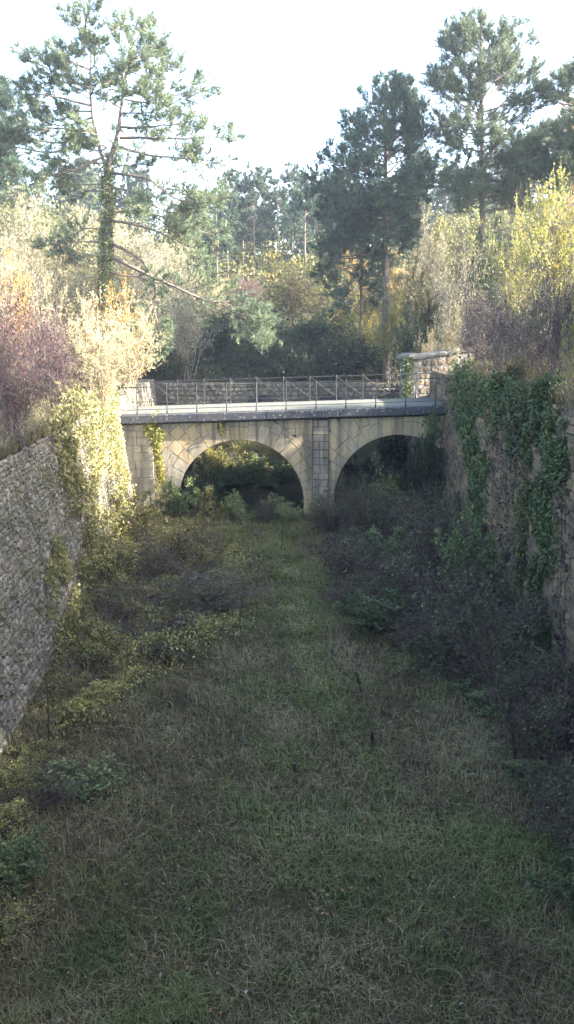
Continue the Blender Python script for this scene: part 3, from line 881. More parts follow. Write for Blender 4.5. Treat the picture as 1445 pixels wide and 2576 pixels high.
def foliage_for(branches, blen, nsub, nshoot, per, nlen, wid, sublen=0.24, t0=0.35):
    """sub-branches on main branches, shoots on sub-branches, needles on shoots"""
    subs, shoots = [], []
    for P, L in zip(branches, blen):
        ns = max(2, int(nsub * L))
        S = grow(P[None], ns, t0, 1.0, L * sublen * 0.7 + 0.25, L * sublen + 0.45, 25, 60, 4, (0, 0, 0.25), 0.12, taper=0.45)
        subs.append(S)
    S = np.concatenate(subs)
    sh = grow(S, nshoot, 0.3, 1.0, 0.25, 0.5, 15, 50, 3, (0, 0, 0.5), 0.1, taper=0.1)
    V, f, rv = needles_on(sh, per, nlen, wid)
    return S, sh, V, f, rv

def pine(name, label, group, trunk, trunk_r, branches, needle='needle', nsub=4.0, nshoot=5, per=16, nlen=0.17, wid=0.012, dead=(), leaders=(), t0=0.35):
    base = trunk[0]
    o0 = np.array(base, float)
    t = empty(name, tuple(base), 0, label, 'tree', group)
    T = np.array(trunk, float) - o0
    parts = [tubes(T[None], trunk_r, trunk_r * 0.28 if not len(leaders) else trunk_r * 0.6, 9)]
    for Lp, lr in leaders:
        parts.append(tubes((np.array(Lp, float) - o0)[None], lr, lr * 0.25, 7))
    V, F = join_geo(parts)
    link('trunk', np_mesh('trunk', V, F, smooth=True), M['pine_bark'], t)
    B = [np.array(b, float) - o0 for b in branches]
    bl = [float(np.linalg.norm(np.diff(b, axis=0), axis=1).sum()) for b in B]
    S, sh, NV, nf, rv = foliage_for(B, bl, nsub, nshoot, per, nlen, wid, t0=t0)
    bp = [tubes(b[None], 0.012 + 0.012 * L, 0.012, 5) for b, L in zip(B, bl)]
    for d in dead:
        dd = np.array(d, float) - o0; bp.append(tubes(dd[None], 0.03, 0.008, 4))
    bp += [tubes(S, 0.014, 0.007, 3)]
    V, F = join_geo(bp)
    link('limbs', np_mesh('limbs', V, F), M['pine_bark'], t)
    link('crown', np_mesh('crown', NV, [nf], [rv]), M[needle], t)
    return t

def smooth_poly(pts, k=9):
    """resample a short list of control points to k points with a soft curve"""
    P = np.array(pts, float)
    s = np.concatenate([[0], np.cumsum(np.linalg.norm(np.diff(P, axis=0), axis=1))]); s /= s[-1]
    q = np.linspace(0, 1, k)
    Q = np.stack([np.interp(q, s, P[:, i]) for i in range(3)], 1)
    Q[1:-1] = 0.25 * Q[:-2] + 0.5 * Q[1:-1] + 0.25 * Q[2:]
    return Q

# --- the large twin-leader pine on the rubble wall's side (control points in picture units / 2, depth Y)
YP = 38.5
def pp(c, dy=0.0): return at(c[0] * 0.5, c[1] * 0.5, YP + dy)
xb = x_of(265, YP, 6.0)
trunk = [np.array([xb, YP, float(tz(xb, YP)) - 0.2]), pp((530, 1420)), pp((540, 1200)), pp((545, 1000)), pp((545, 880)), pp((558, 780))]
LA_ = [pp(c) for c in ((558, 790), (578, 740), (600, 640), (612, 540), (626, 430), (650, 270), (688, 130), (700, 85))]
LB_ = [pp(c) for c in ((545, 870), (505, 760), (468, 600), (456, 480), (455, 350), (460, 205))]
BR = [
 [(600, 740), (720, 770), (850, 805), (990, 810), (1120, 770)], [(605, 695), (800, 690), (1000, 705), (1160, 690)], [(612, 640), (780, 640), (965, 635)],
 [(626, 450), (760, 490), (900, 480), (1055, 435)], [(630, 500), (740, 520), (860, 530)], [(640, 340), (760, 350), (925, 325)], [(650, 280), (750, 250), (812, 238)],
 [(670, 220), (615, 145), (598, 105)], [(685, 150), (735, 120)], [(655, 260), (600, 240), (560, 215)], [(640, 330), (700, 240), (760, 190)], [(605, 570), (720, 570), (840, 560)],
 [(630, 410), (560, 400), (480, 420)], [(610, 540), (640, 560), (660, 580)], [(690, 130), (680, 90)], [(660, 230), (720, 160), (740, 110)],
 [(640, 360), (720, 380), (800, 400)], [(628, 430), (690, 450), (760, 440)], [(620, 470), (560, 450), (520, 470)],
 [(455, 350), (370, 320), (275, 260)], [(455, 530), (330, 500), (200, 470), (10, 455)], [(460, 230), (500, 250), (520, 240)], [(460, 215), (430, 230), (410, 215)],
 [(458, 400), (350, 380), (255, 355)], [(456, 450), (300, 370), (110, 280)], [(465, 590), (330, 640), (140, 600)], [(480, 660), (300, 650), (10, 640)],
 [(500, 730), (380, 740), (200, 770), (-30, 740)], [(520, 790), (380, 850), (210, 900), (70, 985)], [(525, 820), (400, 820), (260, 810)], [(530, 930), (400, 925), (290, 910)],
 [(456, 480), (520, 440), (560, 400)], [(462, 560), (380, 560), (300, 540), (180, 540)], [(500, 740), (440, 700), (360, 690)], [(460, 420), (300, 420), (160, 400)], [(460, 500), (380, 460), (300, 440)], [(470, 620), (400, 600), (300, 590)],
 [(480, 700), (300, 720), (120, 700), (-60, 680)], [(550, 850), (640, 830), (740, 830)], [(550, 800), (480, 760), (420, 730)],
 [(560, 940), (700, 970), (830, 1080), (990, 1130)], [(565, 870), (740, 900), (860, 980), (1080, 1010)], [(560, 1060), (780, 1085), (950, 1130), (1110, 1190)],
 [(560, 1110), (800, 1150), (900, 1220), (1010, 1330)], [(555, 1225), (680, 1280), (770, 1380), (790, 1470), (775, 1600), (805, 1770)],
 [(555, 1290), (760, 1390), (1000, 1480), (1200, 1570), (1340, 1690)], [(550, 1370), (690, 1390), (800, 1440), (900, 1420)],
 [(530, 1220), (400, 1210), (200, 1245)], [(530, 1150), (440, 1150), (370, 1170)], [(530, 1300), (400, 1270), (320, 1310)], [(540, 1010), (640, 1010), (720, 1060)],
 [(545, 960), (450, 960), (350, 990)],
 [(1130, 1540), (1250, 1600), (1340, 1690)], [(1180, 1560), (1260, 1570), (1330, 1600)], [(1220, 1590), (1290, 1640), (1320, 1720)], [(785, 1480), (772, 1600), (800, 1760)], [(780, 1520), (740, 1600), (700, 1660)], [(775, 1560), (800, 1640), (820, 1700)],
 [(820, 1060), (900, 1080), (1000, 1060)], [(880, 1200), (960, 1260), (1040, 1290)], [(760, 1080), (840, 1130), (900, 1190)], [(840, 950), (960, 960), (1060, 1000)],
]
brs = []
for b in BR:
    dy = random.uniform(-2.2, 2.2); n = len(b)
    Q = smooth_poly([pp(c, dy * i / (n - 1)) for i, c in enumerate(b)], 11)
    Lq = np.linalg.norm(Q[-1] - Q[0]); ph = random.uniform(0, 6.28); ss_ = np.linspace(0, 1, 11)
    Q[:, 2] += 0.035 * Lq * np.sin(ph + ss_ * 7) * ss_ + rng.normal(0, 0.012 * Lq, 11) * ss_
    Q[:, 1] += 0.04 * Lq * np.cos(ph + ss_ * 5) * ss_
    brs.append(Q)
# extra limbs towards and away from the camera fill the crown
for k in range(14):
    src = random.choice(LB_[1:] + LA_[1:6]); dy = random.choice((-1, 1)) * random.uniform(1.5, 3.4)
    brs.append(smooth_poly([src, src + np.array([random.uniform(-1, 1), dy * 0.6, 0.0]), src + np.array([random.uniform(-1.6, 1.6), dy, random.uniform(-0.2, 0.6)])], 7))
dead = [smooth_poly([pp(c, -0.2) for c in b], 6) for b in ([(520, 1090), (510, 1150), (470, 1235)], [(600, 960), (680, 1110), (640, 1200)], [(510, 840), (512, 940)], [(430, 1180), (300, 1310)], [(640, 650), (760, 640)], [(700, 780), (830, 870), (860, 910)])]
big_pine = pine('pine_tree', 'large ragged pine with two leaders and ivy wrapped trunk above the rubble wall', 'tall pines around the ditch', trunk, 0.20, brs, leaders=[(LA_, 0.12), (LB_, 0.09)], dead=dead, nsub=5.4, nshoot=6, per=20, nlen=0.19, wid=0.016, t0=0.36)
# ivy sleeve on its trunk
n_ = 6500
s_ = rng.uniform(0, 1, n_)
TP, _ = sample_poly(smooth_poly(trunk, 12)[None], s_[None] ** 0.9); TP = TP[0]
an = rng.uniform(0, 2 * math.pi, n_); rr_ = 0.17 + 0.20 * rng.random(n_) * (0.5 + fbm(s_ * 14, an, 3))
TP = TP + np.stack([np.cos(an) * rr_, np.sin(an) * rr_, rng.normal(0, 0.05, n_)], 1)
kp = fbm(s_ * 16, an * 0.8, 44, 3) > 0.20 + 0.22 * s_ ** 3; TP = TP[kp]; n_ = len(TP)
LV, q = leaves(TP, 0.06, up=0.1)
link('ivy_sleeve', np_mesh('ivy_sleeve', LV, [q], [rng.random(n_)]), M['l_ivymix'], None, label='yellow green ivy wrapped round the trunk of the large ragged pine', cat='ivy')

# --- pines with a described silhouette: rows of (v, reach to one side, reach to the other)
def profile_pine(name, label, group, u, vtop, vbase_branch, Y, prof, nb, needle, tr=0.2, lean=0.0, gap=(), elev0=35, elev1=-12, **kw):
    zz = 6.0
    for _ in range(3):
        x = x_of(u, Y, zz); zz = float(tz(x, Y))
    top = at(u + lean, vtop, Y)
    base = np.array([x, Y, zz - 0.2])
    trunk = smooth_poly([base, base * 0.5 + top * 0.5 + np.array([random.uniform(-.15, .15), 0, 0]), top], 10)
    pv = np.array([p[0] for p in prof], float); pl = np.array([p[1] for p in prof], float); pr = np.array([p[2] for p in prof], float)
    scale = (Y * CP) / FPX
    brs = []
    for i in range(nb):
        f = (i + random.random()) / nb
        v = vtop + 6 + (vbase_branch - vtop - 6) * f
        if any(g0 < v < g1 and random.random() < gp_ for g0, g1, gp_ in gap): continue
        az = random.uniform(0, 2 * math.pi)
        c = math.cos(az)
        L_, R_ = np.interp(v, pv, pl), np.interp(v, pv, pr)
        reach = (R_ if c > 0 else L_) * scale * random.uniform(0.72, 1.05)
        reach = reach * abs(c) + 0.5 * (L_ + R_) * scale * (1 - abs(c)) * random.uniform(0.7, 1.0)
        e = math.radians(elev0 + (elev1 - elev0) * f + random.uniform(-8, 8))
        z = at(u, v, Y)[2]
        # start lower so that the tip ends near v
        zs = min(z - reach * math.tan(e), top[2] - 0.3)
        ft = (zs - base[2]) / (top[2] - base[2])
        p0 = base + (top - base) * max(0.05, min(0.98, ft))
        dirv = np.array([c, math.sin(az), 0])
        tip = p0 + dirv * reach + np.array([0, 0, reach * math.tan(e)])
        mid = (p0 + tip) / 2 + np.array([0, 0, -0.06 * reach if e > 0 else 0.08 * reach])
        brs.append(smooth_poly([p0, mid, tip], 7))
    for i in range(12):
        f = random.random(); p0 = top + np.array([0, 0, -0.1 - 1.6 * f]); az = random.uniform(0, 6.28); rch = 0.35 + 0.6 * f
        tip = p0 + np.array([math.cos(az) * rch, math.sin(az) * rch, rch * random.uniform(0.4, 1.0)])
        brs.append(smooth_poly([p0, (p0 + tip) / 2, tip], 5))
    dead = []
    for g0, g1, _ in gap:
        for i in range(8):
            z = at(u, random.uniform(g0, g1), Y)[2]; ft = (z - base[2]) / (top[2] - base[2]); p0 = base + (top - base) * ft
            az = random.uniform(0, 6.28); Ld = random.uniform(0.8, 2.2)
            dead.append(smooth_poly([p0, p0 + np.array([math.cos(az) * Ld * 0.6, math.sin(az) * Ld * 0.6, 0.1]), p0 + np.array([math.cos(az) * Ld, math.sin(az) * Ld, random.uniform(-0.1, 0.5)])], 5))
    return pine(name, label, group, list(trunk), tr, brs, needle, dead=dead, **kw)

GP = 'tall pines around the ditch'
profile_pine('pine_tree', 'tallest pine with open crown and bare straight trunk showing, beyond the gate wall', GP, 1210, 48, 520, 44,
    [(28, 25, 25), (60, 75, 60), (110, 100, 125), (160, 105, 140), (200, 130, 160), (260, 125, 150), (320, 90, 140), (370, 120, 170), (430, 140, 190), (520, 130, 120)], 92, 'needle', tr=0.2, gap=[(225, 320, 0.35)], elev0=38, elev1=5, nsub=4.6, nshoot=6, per=17, wid=0.019, nlen=0.19)
profile_pine('pine_tree', 'broad dense dark pine whose low limbs sweep down behind the bridge', GP, 972, 200, 640, 47,
    [(185, 30, 25), (225, 80, 70), (290, 115, 90), (370, 140, 120), (430, 190, 120), (500, 220, 110), (580, 170, 80), (640, 150, 60)], 112, 'needle_blue', tr=0.24, elev0=42, elev1=-6, nsub=4.6, nshoot=6, per=17, wid=0.019, nlen=0.19)
profile_pine('pine_tree', 'dark pine leaning in at the picture edge beside the tallest pine', GP, 1475, 150, 470, 43,
    [(150, 40, 40), (220, 110, 100), (300, 160, 120), (380, 190, 120), (440, 170, 110), (470, 150, 90)], 85, 'needle', tr=0.2, elev0=30, elev1=-8, nsub=4.4, nshoot=6, per=24, wid=0.015, nlen=0.19)
profile_pine('pine_tree', 'dark pine crown cut off by the picture edge behind the large ragged pine', GP, -30, 200, 460, 46,
    [(200, 30, 40), (260, 70, 80), (340, 90, 90), (420, 110, 90), (460, 90, 80)], 60, 'needle_blue', tr=0.2, elev0=30, elev1=-5, nsub=4.2, nshoot=6, per=24, wid=0.015, nlen=0.19)
# low sweeping limbs of a smaller pine in front of the dark hollow
profile_pine('pine_tree', 'small drooping pine with long low limbs over the dark hollow behind the bridge', GP, 905, 560, 780, 48.5,
    [(560, 40, 40), (640, 110, 90), (700, 120, 90), (780, 115, 60)], 34, 'needle_blue', tr=0.11, elev0=10, elev1=-32, nsub=4.2, nshoot=6, per=24, wid=0.015, nlen=0.19)

# --- far pines on the hillside: one mesh pair copied
far_list = [(548, 478, 66), (575, 440, 72), (612, 428, 76), (640, 398, 74), (668, 415, 80), (700, 430, 78), (735, 405, 82), (768, 415, 74), (800, 430, 80), (840, 440, 84), (880, 420, 78), (1060, 440, 72), (1120, 400, 80), (505, 500, 78), (460, 520, 84)]
def far_proto():
    Hh = 15.0
    brs = []
    for i in range(46):
        f = random.random(); z = 5.5 + 9.3 * f; az = random.uniform(0, 6.28)
        reach = (0.5 + 2.3 * (1 - f) ** 0.8) * random.uniform(0.7, 1.1) * (0.6 if f < 0.12 else 1)
        p0 = np.array([0, 0, z - reach * 0.15]); tip = np.array([math.cos(az) * reach, math.sin(az) * reach, z + reach * random.uniform(0.0, 0.4)])
        brs.append(smooth_poly([p0, (p0 + tip) / 2 - [0, 0, 0.05], tip], 6))
    bl = [float(np.linalg.norm(np.diff(b, axis=0), axis=1).sum()) for b in brs]
    S, sh, NV, nf, rv = foliage_for(brs, bl, 4.2, 5, 14, 0.28, 0.036, t0=0.2)
    tr = smooth_poly([(0, 0, -0.3), (0.1, 0.05, 7), (0, 0, 14.8)], 9)
    V1, F1 = join_geo([tubes(tr[None], 0.15, 0.05, 7)])
    V2, F2 = join_geo([tubes(b[None], 0.045, 0.012, 4) for b in brs] + [tubes(S, 0.014, 0.007, 3)])
    out = [('trunk', np_mesh('far_trunk', V1, F1, smooth=True), M['pine_bark']), ('limbs', np_mesh('far_limbs', V2, F2), M['pine_bark']), ('crown', np_mesh('far_crown', NV, [nf], [rv]), M['needle_blue'])]
    for _, me, m_ in out: me.materials.append(m_)
    return out
protos = [far_proto(), far_proto()]
far_words = ['leftmost of the row of far pines, next to pale branches', 'second far pine along the hillside row', 'far pine with bare lower stem, third of the hillside row', 'tallest far pine in the middle of the hillside row', 'far pine just past the tallest of the hillside row', 'far pine sixth along the hillside row',
             'far pine seventh along the hillside row, standing further back', 'far pine eighth along the hillside row', 'far pine half hidden by the broad dense dark pine', 'far pine tucked behind the crown of the broad dark pine', 'far pine seen through the broad dark pine', 'far pine between the broad dark pine and the tallest pine', 'far pine close behind the tallest pine trunk', 'low far pine behind hanging limbs of the ragged pine', 'distant pine glimpsed under the limbs of the ragged pine']
for k, (u, vt, Y) in enumerate(far_list):
    zz = 10.0
    for _ in range(3):
        x = x_of(u, Y, zz); zz = float(tz(x, Y))
    h = at(u, vt, Y)[2] - zz
    t = empty('pine_tree', (x, Y, zz), random.uniform(0, 6.28), far_words[k], 'tree', 'slender pines on the far hillside')
    t.scale = (h / 15 * random.uniform(0.85, 1.15),) * 2 + (h / 15,)
    for pn, me, _ in protos[k % 2]:
        o = bpy.data.objects.new(pn, me); col.objects.link(o); o.parent = t

# trees of the wood on the ashlar wall's side that shade the ditch, standing outside the picture
for k, (key, x, y, h, r) in enumerate([('dark', 10.6, 2, 7.5, 2.8), ('olive', 11.2, 6, 8.0, 2.8), ('dark', 10.6, 10, 8.0, 2.9), ('olive', 10.4, 14, 8.2, 2.8), ('dark', 11.6, 17.2, 8.5, 2.6), ('olive', 15, 12, 11, 3.5), ('dark', 15.5, 5, 11, 3.5), ('olive', 14.5, 18, 10, 3), ('dark', 12.6, 20.5, 4.4, 2.4), ('dark', 13, 1, 10, 3), ('olive', 13, 4, 10, 3), ('dark', 13, 7.5, 10, 3), ('olive', 13, 11, 10, 3), ('dark', 13, 14.5, 10, 3), ('dark', 11, -2, 9, 3), ('dark', 10.5, 12, 7, 2.6), ('dark', 10.5, 7, 7, 2.6),  ('dark', 9.6, 8, 4.2, 1.9), ('olive', 9.5, 11.5, 4.4, 1.9), ('dark', 9.6, 15, 4.2, 1.9), ('olive', 10.0, 18.2, 4.0, 1.7), ('dark', 9.4, 4.5, 4, 1.9), ('dark', 13.2, 24, 4.4, 2.5), ('olive', 13.8, 27.5, 4.2, 2.4)]):
    plant(key, x, y, h, r, 'deciduous_tree', 'leafy tree of the wood beyond the ashlar wall, past the picture edge', 'tree', 'leafy trees of the wood beyond the ashlar wall')

# ------------------------------------------------------------------ shrubs and small trees on the banks
GB = 'autumn shrubs on the banks'
rows = [
 ('red_twig', 35, 700, 19.0, 125, 'dull red twiggy shrub on top of the pitted rubble wall'),
 ('red_twig', 140, 790, 22.5, 80, 'smaller red twiggy shrub behind the first, near the yellow ivy'),
 ('red_twig', 40, 850, 17.0, 90, 'low reddish shrub hanging over the rubble wall edge'),
 ('pale_straw', -50, 560, 25, 130, 'pale straw twiggy shrub at the picture edge above the red shrub'),
 ('pale_yellow', 235, 740, 29, 85, 'bleached yellow shrub over the bright sunlit wall end'),
 ('pale_yellow', 330, 750, 33.5, 85, 'yellow leaved shrub beside the bridge railing'),
 ('pale_yellow', 265, 830, 27, 60, 'low yellow shrub drooping onto the sunlit wall end'),
 ('orange', 320, 690, 38, 85, 'pale orange leaved shrub under the ragged pine'),
 ('pale_straw', 110, 480, 45, 140, 'tall pale twiggy tree behind the ragged pine trunk'),
 ('pale_straw', 0, 440, 41, 120, 'tall pale straw coloured tree at the picture edge'),
 ('pale_yellow', 170, 610, 39, 110, 'wide yellow and straw shrub below the ragged pine'),
 ('pale_yellow', 60, 600, 33, 90, 'yellow shrub rising above the red twiggy shrubs'),
 ('orange', 20, 640, 28, 60, 'small orange shrub tucked behind the red twigs'),
 ('bare', 470, 640, 47, 95, 'grey leafless shrub with curving branches behind the bridge'),
 ('bare', 400, 590, 52, 95, 'grey leafless shrub under drooping pine limbs'),
 ('pale_straw', 430, 520, 57, 110, 'pale feathery tree behind the drooping pine limbs'),
 ('pale_straw', 330, 540, 60, 110, 'pale feathery tree directly behind the ivy wrapped trunk'),
 ('olive', 455, 880, 46.8, 45, 'dark ivy green shrub at the end of the low rubble wall'),
 ('red_twig', 620, 690, 62, 75, 'reddish shrub at the foot of the far pines'),
 ('pale_yellow', 540, 700, 60, 50, 'pale yellow shrub at the foot of the far pines'),
 ('olive', 745, 655, 57, 95, 'olive green rounded tree in front of the far pines'),
 ('dark', 650, 750, 51, 115, 'dark shaded thicket above the low rubble wall'),
 ('dark', 790, 780, 50.5, 115, 'dark shaded thicket in the middle of the hollow'),
 ('dark', 560, 790, 49.5, 80, 'dark shaded thicket beside the grey leafless shrub'),
 ('dark', 720, 850, 47.5, 110, 'low dark bushes just above the low rubble wall'),
 ('dark', 880, 850, 47.8, 90, 'low dark bushes beside the ivy clad stump'),
 ('lime', 935, 720, 50, 95, 'yellow green tree under the broad dark pine'),
 ('olive', 860, 730, 54, 85, 'olive shrub behind the drooping pine'),
 ('lime', 985, 690, 46.5, 60, 'upright yellow green tree behind the gate wall'),
 ('orange', 955, 595, 55, 90, 'bright orange tree beneath the broad dark pine'),
 ('bare', 1095, 520, 51, 60, 'tall grey bare tree between the two big pines'),
 ('olive', 1050, 690, 45, 85, 'olive brown bush above the gate wall'),
 ('bare', 1010, 650, 48, 70, 'bare brownish shrub beside the yellow green tree'),
 ('pale_yellow', 1125, 735, 38, 42, 'slim pale yellow sapling standing behind the gate wall'),
 ('pale_yellow', 1080, 830, 39.5, 35, 'low yellow sprig above the coping of the gate wall'),
 ('lime', 1375, 440, 36, 125, 'big glowing yellow green tree above the purple thicket'),
 ('lime', 1300, 520, 40, 80, 'smaller yellow green tree beside the big glowing one'),
 ('dark', 1220, 570, 43, 75, 'dark green bush around the foot of the tallest pine'),
 ('bare', 1150, 600, 42, 70, 'grey bare bush beside the foot of the tallest pine'),
 ('purple_bare', 1255, 690, 27, 130, 'purple brown leafless thicket on top of the ashlar wall'),
 ('purple_bare', 1395, 650, 21.5, 150, 'large purple brown leafless thicket at the picture edge'),
 ('purple_bare', 1190, 760, 31, 65, 'small purple thicket beside the end of the bridge'),
 ('purple_bare', 1330, 800, 23, 100, 'low purple thicket along the ashlar wall top'),
 ('orange', 1425, 190, 62, 65, 'pale orange tree top beside the pine at the picture edge'),
 ('olive', 1290, 900, 22, 55, 'low olive bush on the edge of the ashlar wall'),
 ('lime', 1180, 900, 29.5, 35, 'low yellow green bush where the ashlar wall meets the bridge'),
 ('lime', 1452, 700, 15.8, 40, 'sapling with large yellow leaves on the wall edge'),
 ('dark', 1040, 780, 42, 60, 'dark bush peeping over the gate wall'),
 ('olive', 1110, 590, 47, 90, 'olive bush on the slope below the bare tree'),
]
for (k, u, vt, Y, hw, lab) in rows:
    nm = 'shrub' if not ('tree' in lab.split()[:6] or ' tree ' in lab) else 'deciduous_tree'
    plant_px(k, u, vt, Y, hw, nm, lab, 'tree' if nm == 'deciduous_tree' else 'shrub', GB)

# far wood that closes the horizon behind everything
pts = []
for k in range(200):
    x = random.uniform(-80, 80); y = random.uniform(88, 120); h = random.uniform(6, 11.5) * (0.8 if abs(x) < 15 else 1.0)
    zb = float(tz(x, y)); n = 300
    f = rng.random(n) ** 0.8
    rad = 2.3 * np.sqrt(rng.random(n)) * (1.15 - f * 0.8); an = rng.uniform(0, 6.28, n)
    pts.append(np.stack([x + rad * np.cos(an), y + rad * np.sin(an), zb + 0.2 + f * h], 1))
P_ = np.concatenate(pts); LV, q = leaves(P_, 0.36, up=0.3)
link('far_wood', np_mesh('far_wood', LV, [q], [np.clip(rng.random(len(P_)) * 0.9, 0, 1)]), M['l_dark'], label='distant dark wood filling the gaps along the hilltop', cat='wood', kind='stuff')

pts, cols_ = [], []
for k in range(420):
    y = random.uniform(58, 92); x = random.uniform(-1, 1) * (0.42 * y + 4)
    if y < 64 and abs(x) < 6: continue
    h = random.uniform(1.2, 3.6); n = 130; zb = float(tz(x, y)); f = rng.random(n)
    rad = random.uniform(1.0, 1.9) * np.sqrt(rng.random(n)) * (1.2 - 0.7 * f); an = rng.uniform(0, 6.28, n)
    pts.append(np.stack([x + rad * np.cos(an), y + rad * np.sin(an), zb + f * h], 1)); cols_.append(np.clip(random.random() * 0.8 + 0.25 * rng.random(n), 0, 1))
P_ = np.concatenate(pts); LV, q = leaves(P_, 0.16, up=0.3)
pd = []
for k in range(150):
    y = random.uniform(46.2, 58); x = random.uniform(-9, 10); h = random.uniform(1.0, 2.6); n = 260; zb = float(tz(x, y)); f = rng.random(n)
    rad = random.uniform(0.7, 1.4) * np.sqrt(rng.random(n)) * (1.2 - 0.7 * f); an = rng.uniform(0, 6.28, n)
    pd.append(np.stack([x + rad * np.cos(an), y + rad * np.sin(an), zb + f * h], 1))
Pd = np.concatenate(pd); LVd, qd = leaves(Pd, 0.075, up=0.3)
link('hollow_undergrowth', np_mesh('hollow_undergrowth', LVd, [qd], [np.clip(fbm(Pd[:, 0], Pd[:, 1] + Pd[:, 2], 5, 2) * 1.1 - 0.2 + 0.4 * rng.random(len(Pd)), 0, 1)]), M['l_dark'], label='dark leafy undergrowth in the shaded hollow above the low rubble wall', cat='undergrowth', kind='stuff')
link('hillside_undergrowth', np_mesh('hillside_undergrowth', LV, [q], [np.concatenate(cols_)]), M['l_olive'], label='olive undergrowth covering the far hillside under the slender pines', cat='undergrowth', kind='stuff')
# ------------------------------------------------------------------ ditch floor thickets
GT = 'bramble thickets on the ditch floor'
flo = [
 ('bramble', 345, 1335, 1.5, 1.1, 'bramble thicket at the foot of the bridge abutment'), ('bramble', 260, 1400, 1.9, 1.2, 'yellow leaved bramble below the brightest ivy'),
 ('bramble', 430, 1400, 1.3, 1.3, 'bramble mound between abutment and grassy path'), ('dead', 380, 1460, 1.2, 1.3, 'dark leafless mound among the yellow brambles'),
 ('bramble', 500, 1440, 1.1, 1.0, 'yellowing bramble nearest the path before the bridge'), ('bramble', 280, 1500, 1.7, 1.2, 'yellow bramble against the rubble wall foot'),
 ('dead', 490, 1530, 1.0, 1.4, 'long dark purple thicket in the middle of the brambles'), ('dead', 330, 1560, 0.9, 1.0, 'dark purple thicket beside the rubble wall brambles'),
 ('bramble', 390, 1540, 0.8, 1.0, 'low yellow bramble in front of the dark thicket'), ('bramble', 225, 1630, 1.0, 0.6, 'tall yellow bramble climbing the rubble wall'),
 ('bramble', 270, 1680, 0.9, 0.9, 'low bramble with dark hollow under it'), ('dead', 400, 1650, 0.6, 0.8, 'small brown dead mound in the grass'),
 ('bramble', 175, 1760, 0.6, 0.45, 'reddish bramble at the wall foot'), ('bramble', 560, 1480, 0.8, 0.9, 'small bramble with dark upright stems near the path'),
 ('dead', 845, 1330, 1.0, 0.8, 'purple thicket at the foot of the bridge pier'), ('dead', 930, 1360, 1.5, 1.1, 'purple brown thicket before the second arch'),
 ('bramble', 1010, 1330, 1.8, 1.1, 'green and yellow bramble under the second arch'), ('dead', 1060, 1400, 1.6, 1.2, 'dark thicket where the bridge meets the ashlar wall'),
 ('green', 985, 1440, 1.0, 1.0, 'green bush among purple thickets'), ('dead', 900, 1450, 1.1, 1.0, 'purple stalky thicket beside the path'),
 ('dead', 1120, 1480, 1.5, 1.2, 'dark thicket below the first ivy curtain'), ('dead', 1010, 1520, 1.1, 1.2, 'purple stalky thicket in the middle of the floor'),
 ('dead', 890, 1540, 0.8, 0.8, 'sparse dark stalks at the path bend'), ('green', 975, 1590, 0.7, 1.0, 'grey green leafy clump at the edge of the path'),
 ('dead', 1150, 1600, 1.3, 1.1, 'blackish thicket against the ashlar wall'), ('green', 1190, 1530, 1.6, 0.8, 'pale green leafy bush against the ashlar wall'),
 ('dead', 1090, 1660, 0.9, 1.0, 'dark bramble mound before the blackish thicket'), ('dead', 1240, 1700, 1.3, 1.0, 'blackish thicket under the second ivy curtain'),
 ('bramble', 1020, 1680, 0.6, 0.7, 'green bramble clump at the grass edge'), ('dead', 1310, 1800, 1.1, 0.9, 'black stalky thicket at the ashlar wall foot'),
 ('green', 1250, 1800, 0.5, 0.7, 'low green nettles before the black thicket'), ('dead', 1380, 1930, 1.2, 0.8, 'tall black stalks leaning over the grass'),
 ('dead', 1410, 2060, 0.9, 0.6, 'dark bramble at the picture edge beside the grass'), ('green', 1340, 1990, 0.5, 0.6, 'small leafy weeds below the tall black stalks'),
 ('dead', 1440, 2150, 0.9, 0.6, 'nearest dark bramble at the picture edge'), ('green', 1440, 2260, 0.5, 0.5, 'small green plant below the nearest dark bramble'),
 ('bramble', 95, 1905, 0.5, 0.45, 'bramble at the foot of the pitted rubble wall'), ('bramble', 40, 2000, 0.6, 0.6, 'yellow green bramble nearest the rubble wall base'),
 ('dead', 110, 2010, 0.5, 0.6, 'brown dead mound beside the yellow green bramble'), ('bramble', 10, 2120, 0.6, 0.6, 'leafy bramble in the near corner by the wall'),
 ('green', 30, 2240, 0.6, 0.5, 'green bramble in the near corner of the grass'), ('weed', 190, 1990, 0.5, 0.6, 'pale green weeds beside the brown dead mound'),
 ('bramble', 10, 2330, 0.5, 0.5, 'lowest bramble at the picture edge in the near corner'),
]
for k, u, v, h, r, lab in flo:
    p = floor_at(u, v, 0.1)
    x = min(max(p[0], lx(p[1]) + 0.1), rx(p[1]) - 0.1)
    nm = 'bramble_bush' if k in ('bramble', 'dead') else 'leafy_bush'
    plant(k, x, p[1], h * (0.85 if k == 'bramble' else (1.4 if u > 800 and v < 1750 else 1.0)), r * 1.15, nm, lab, 'bush', GT)
GU = 'bushes growing under and behind the arches'
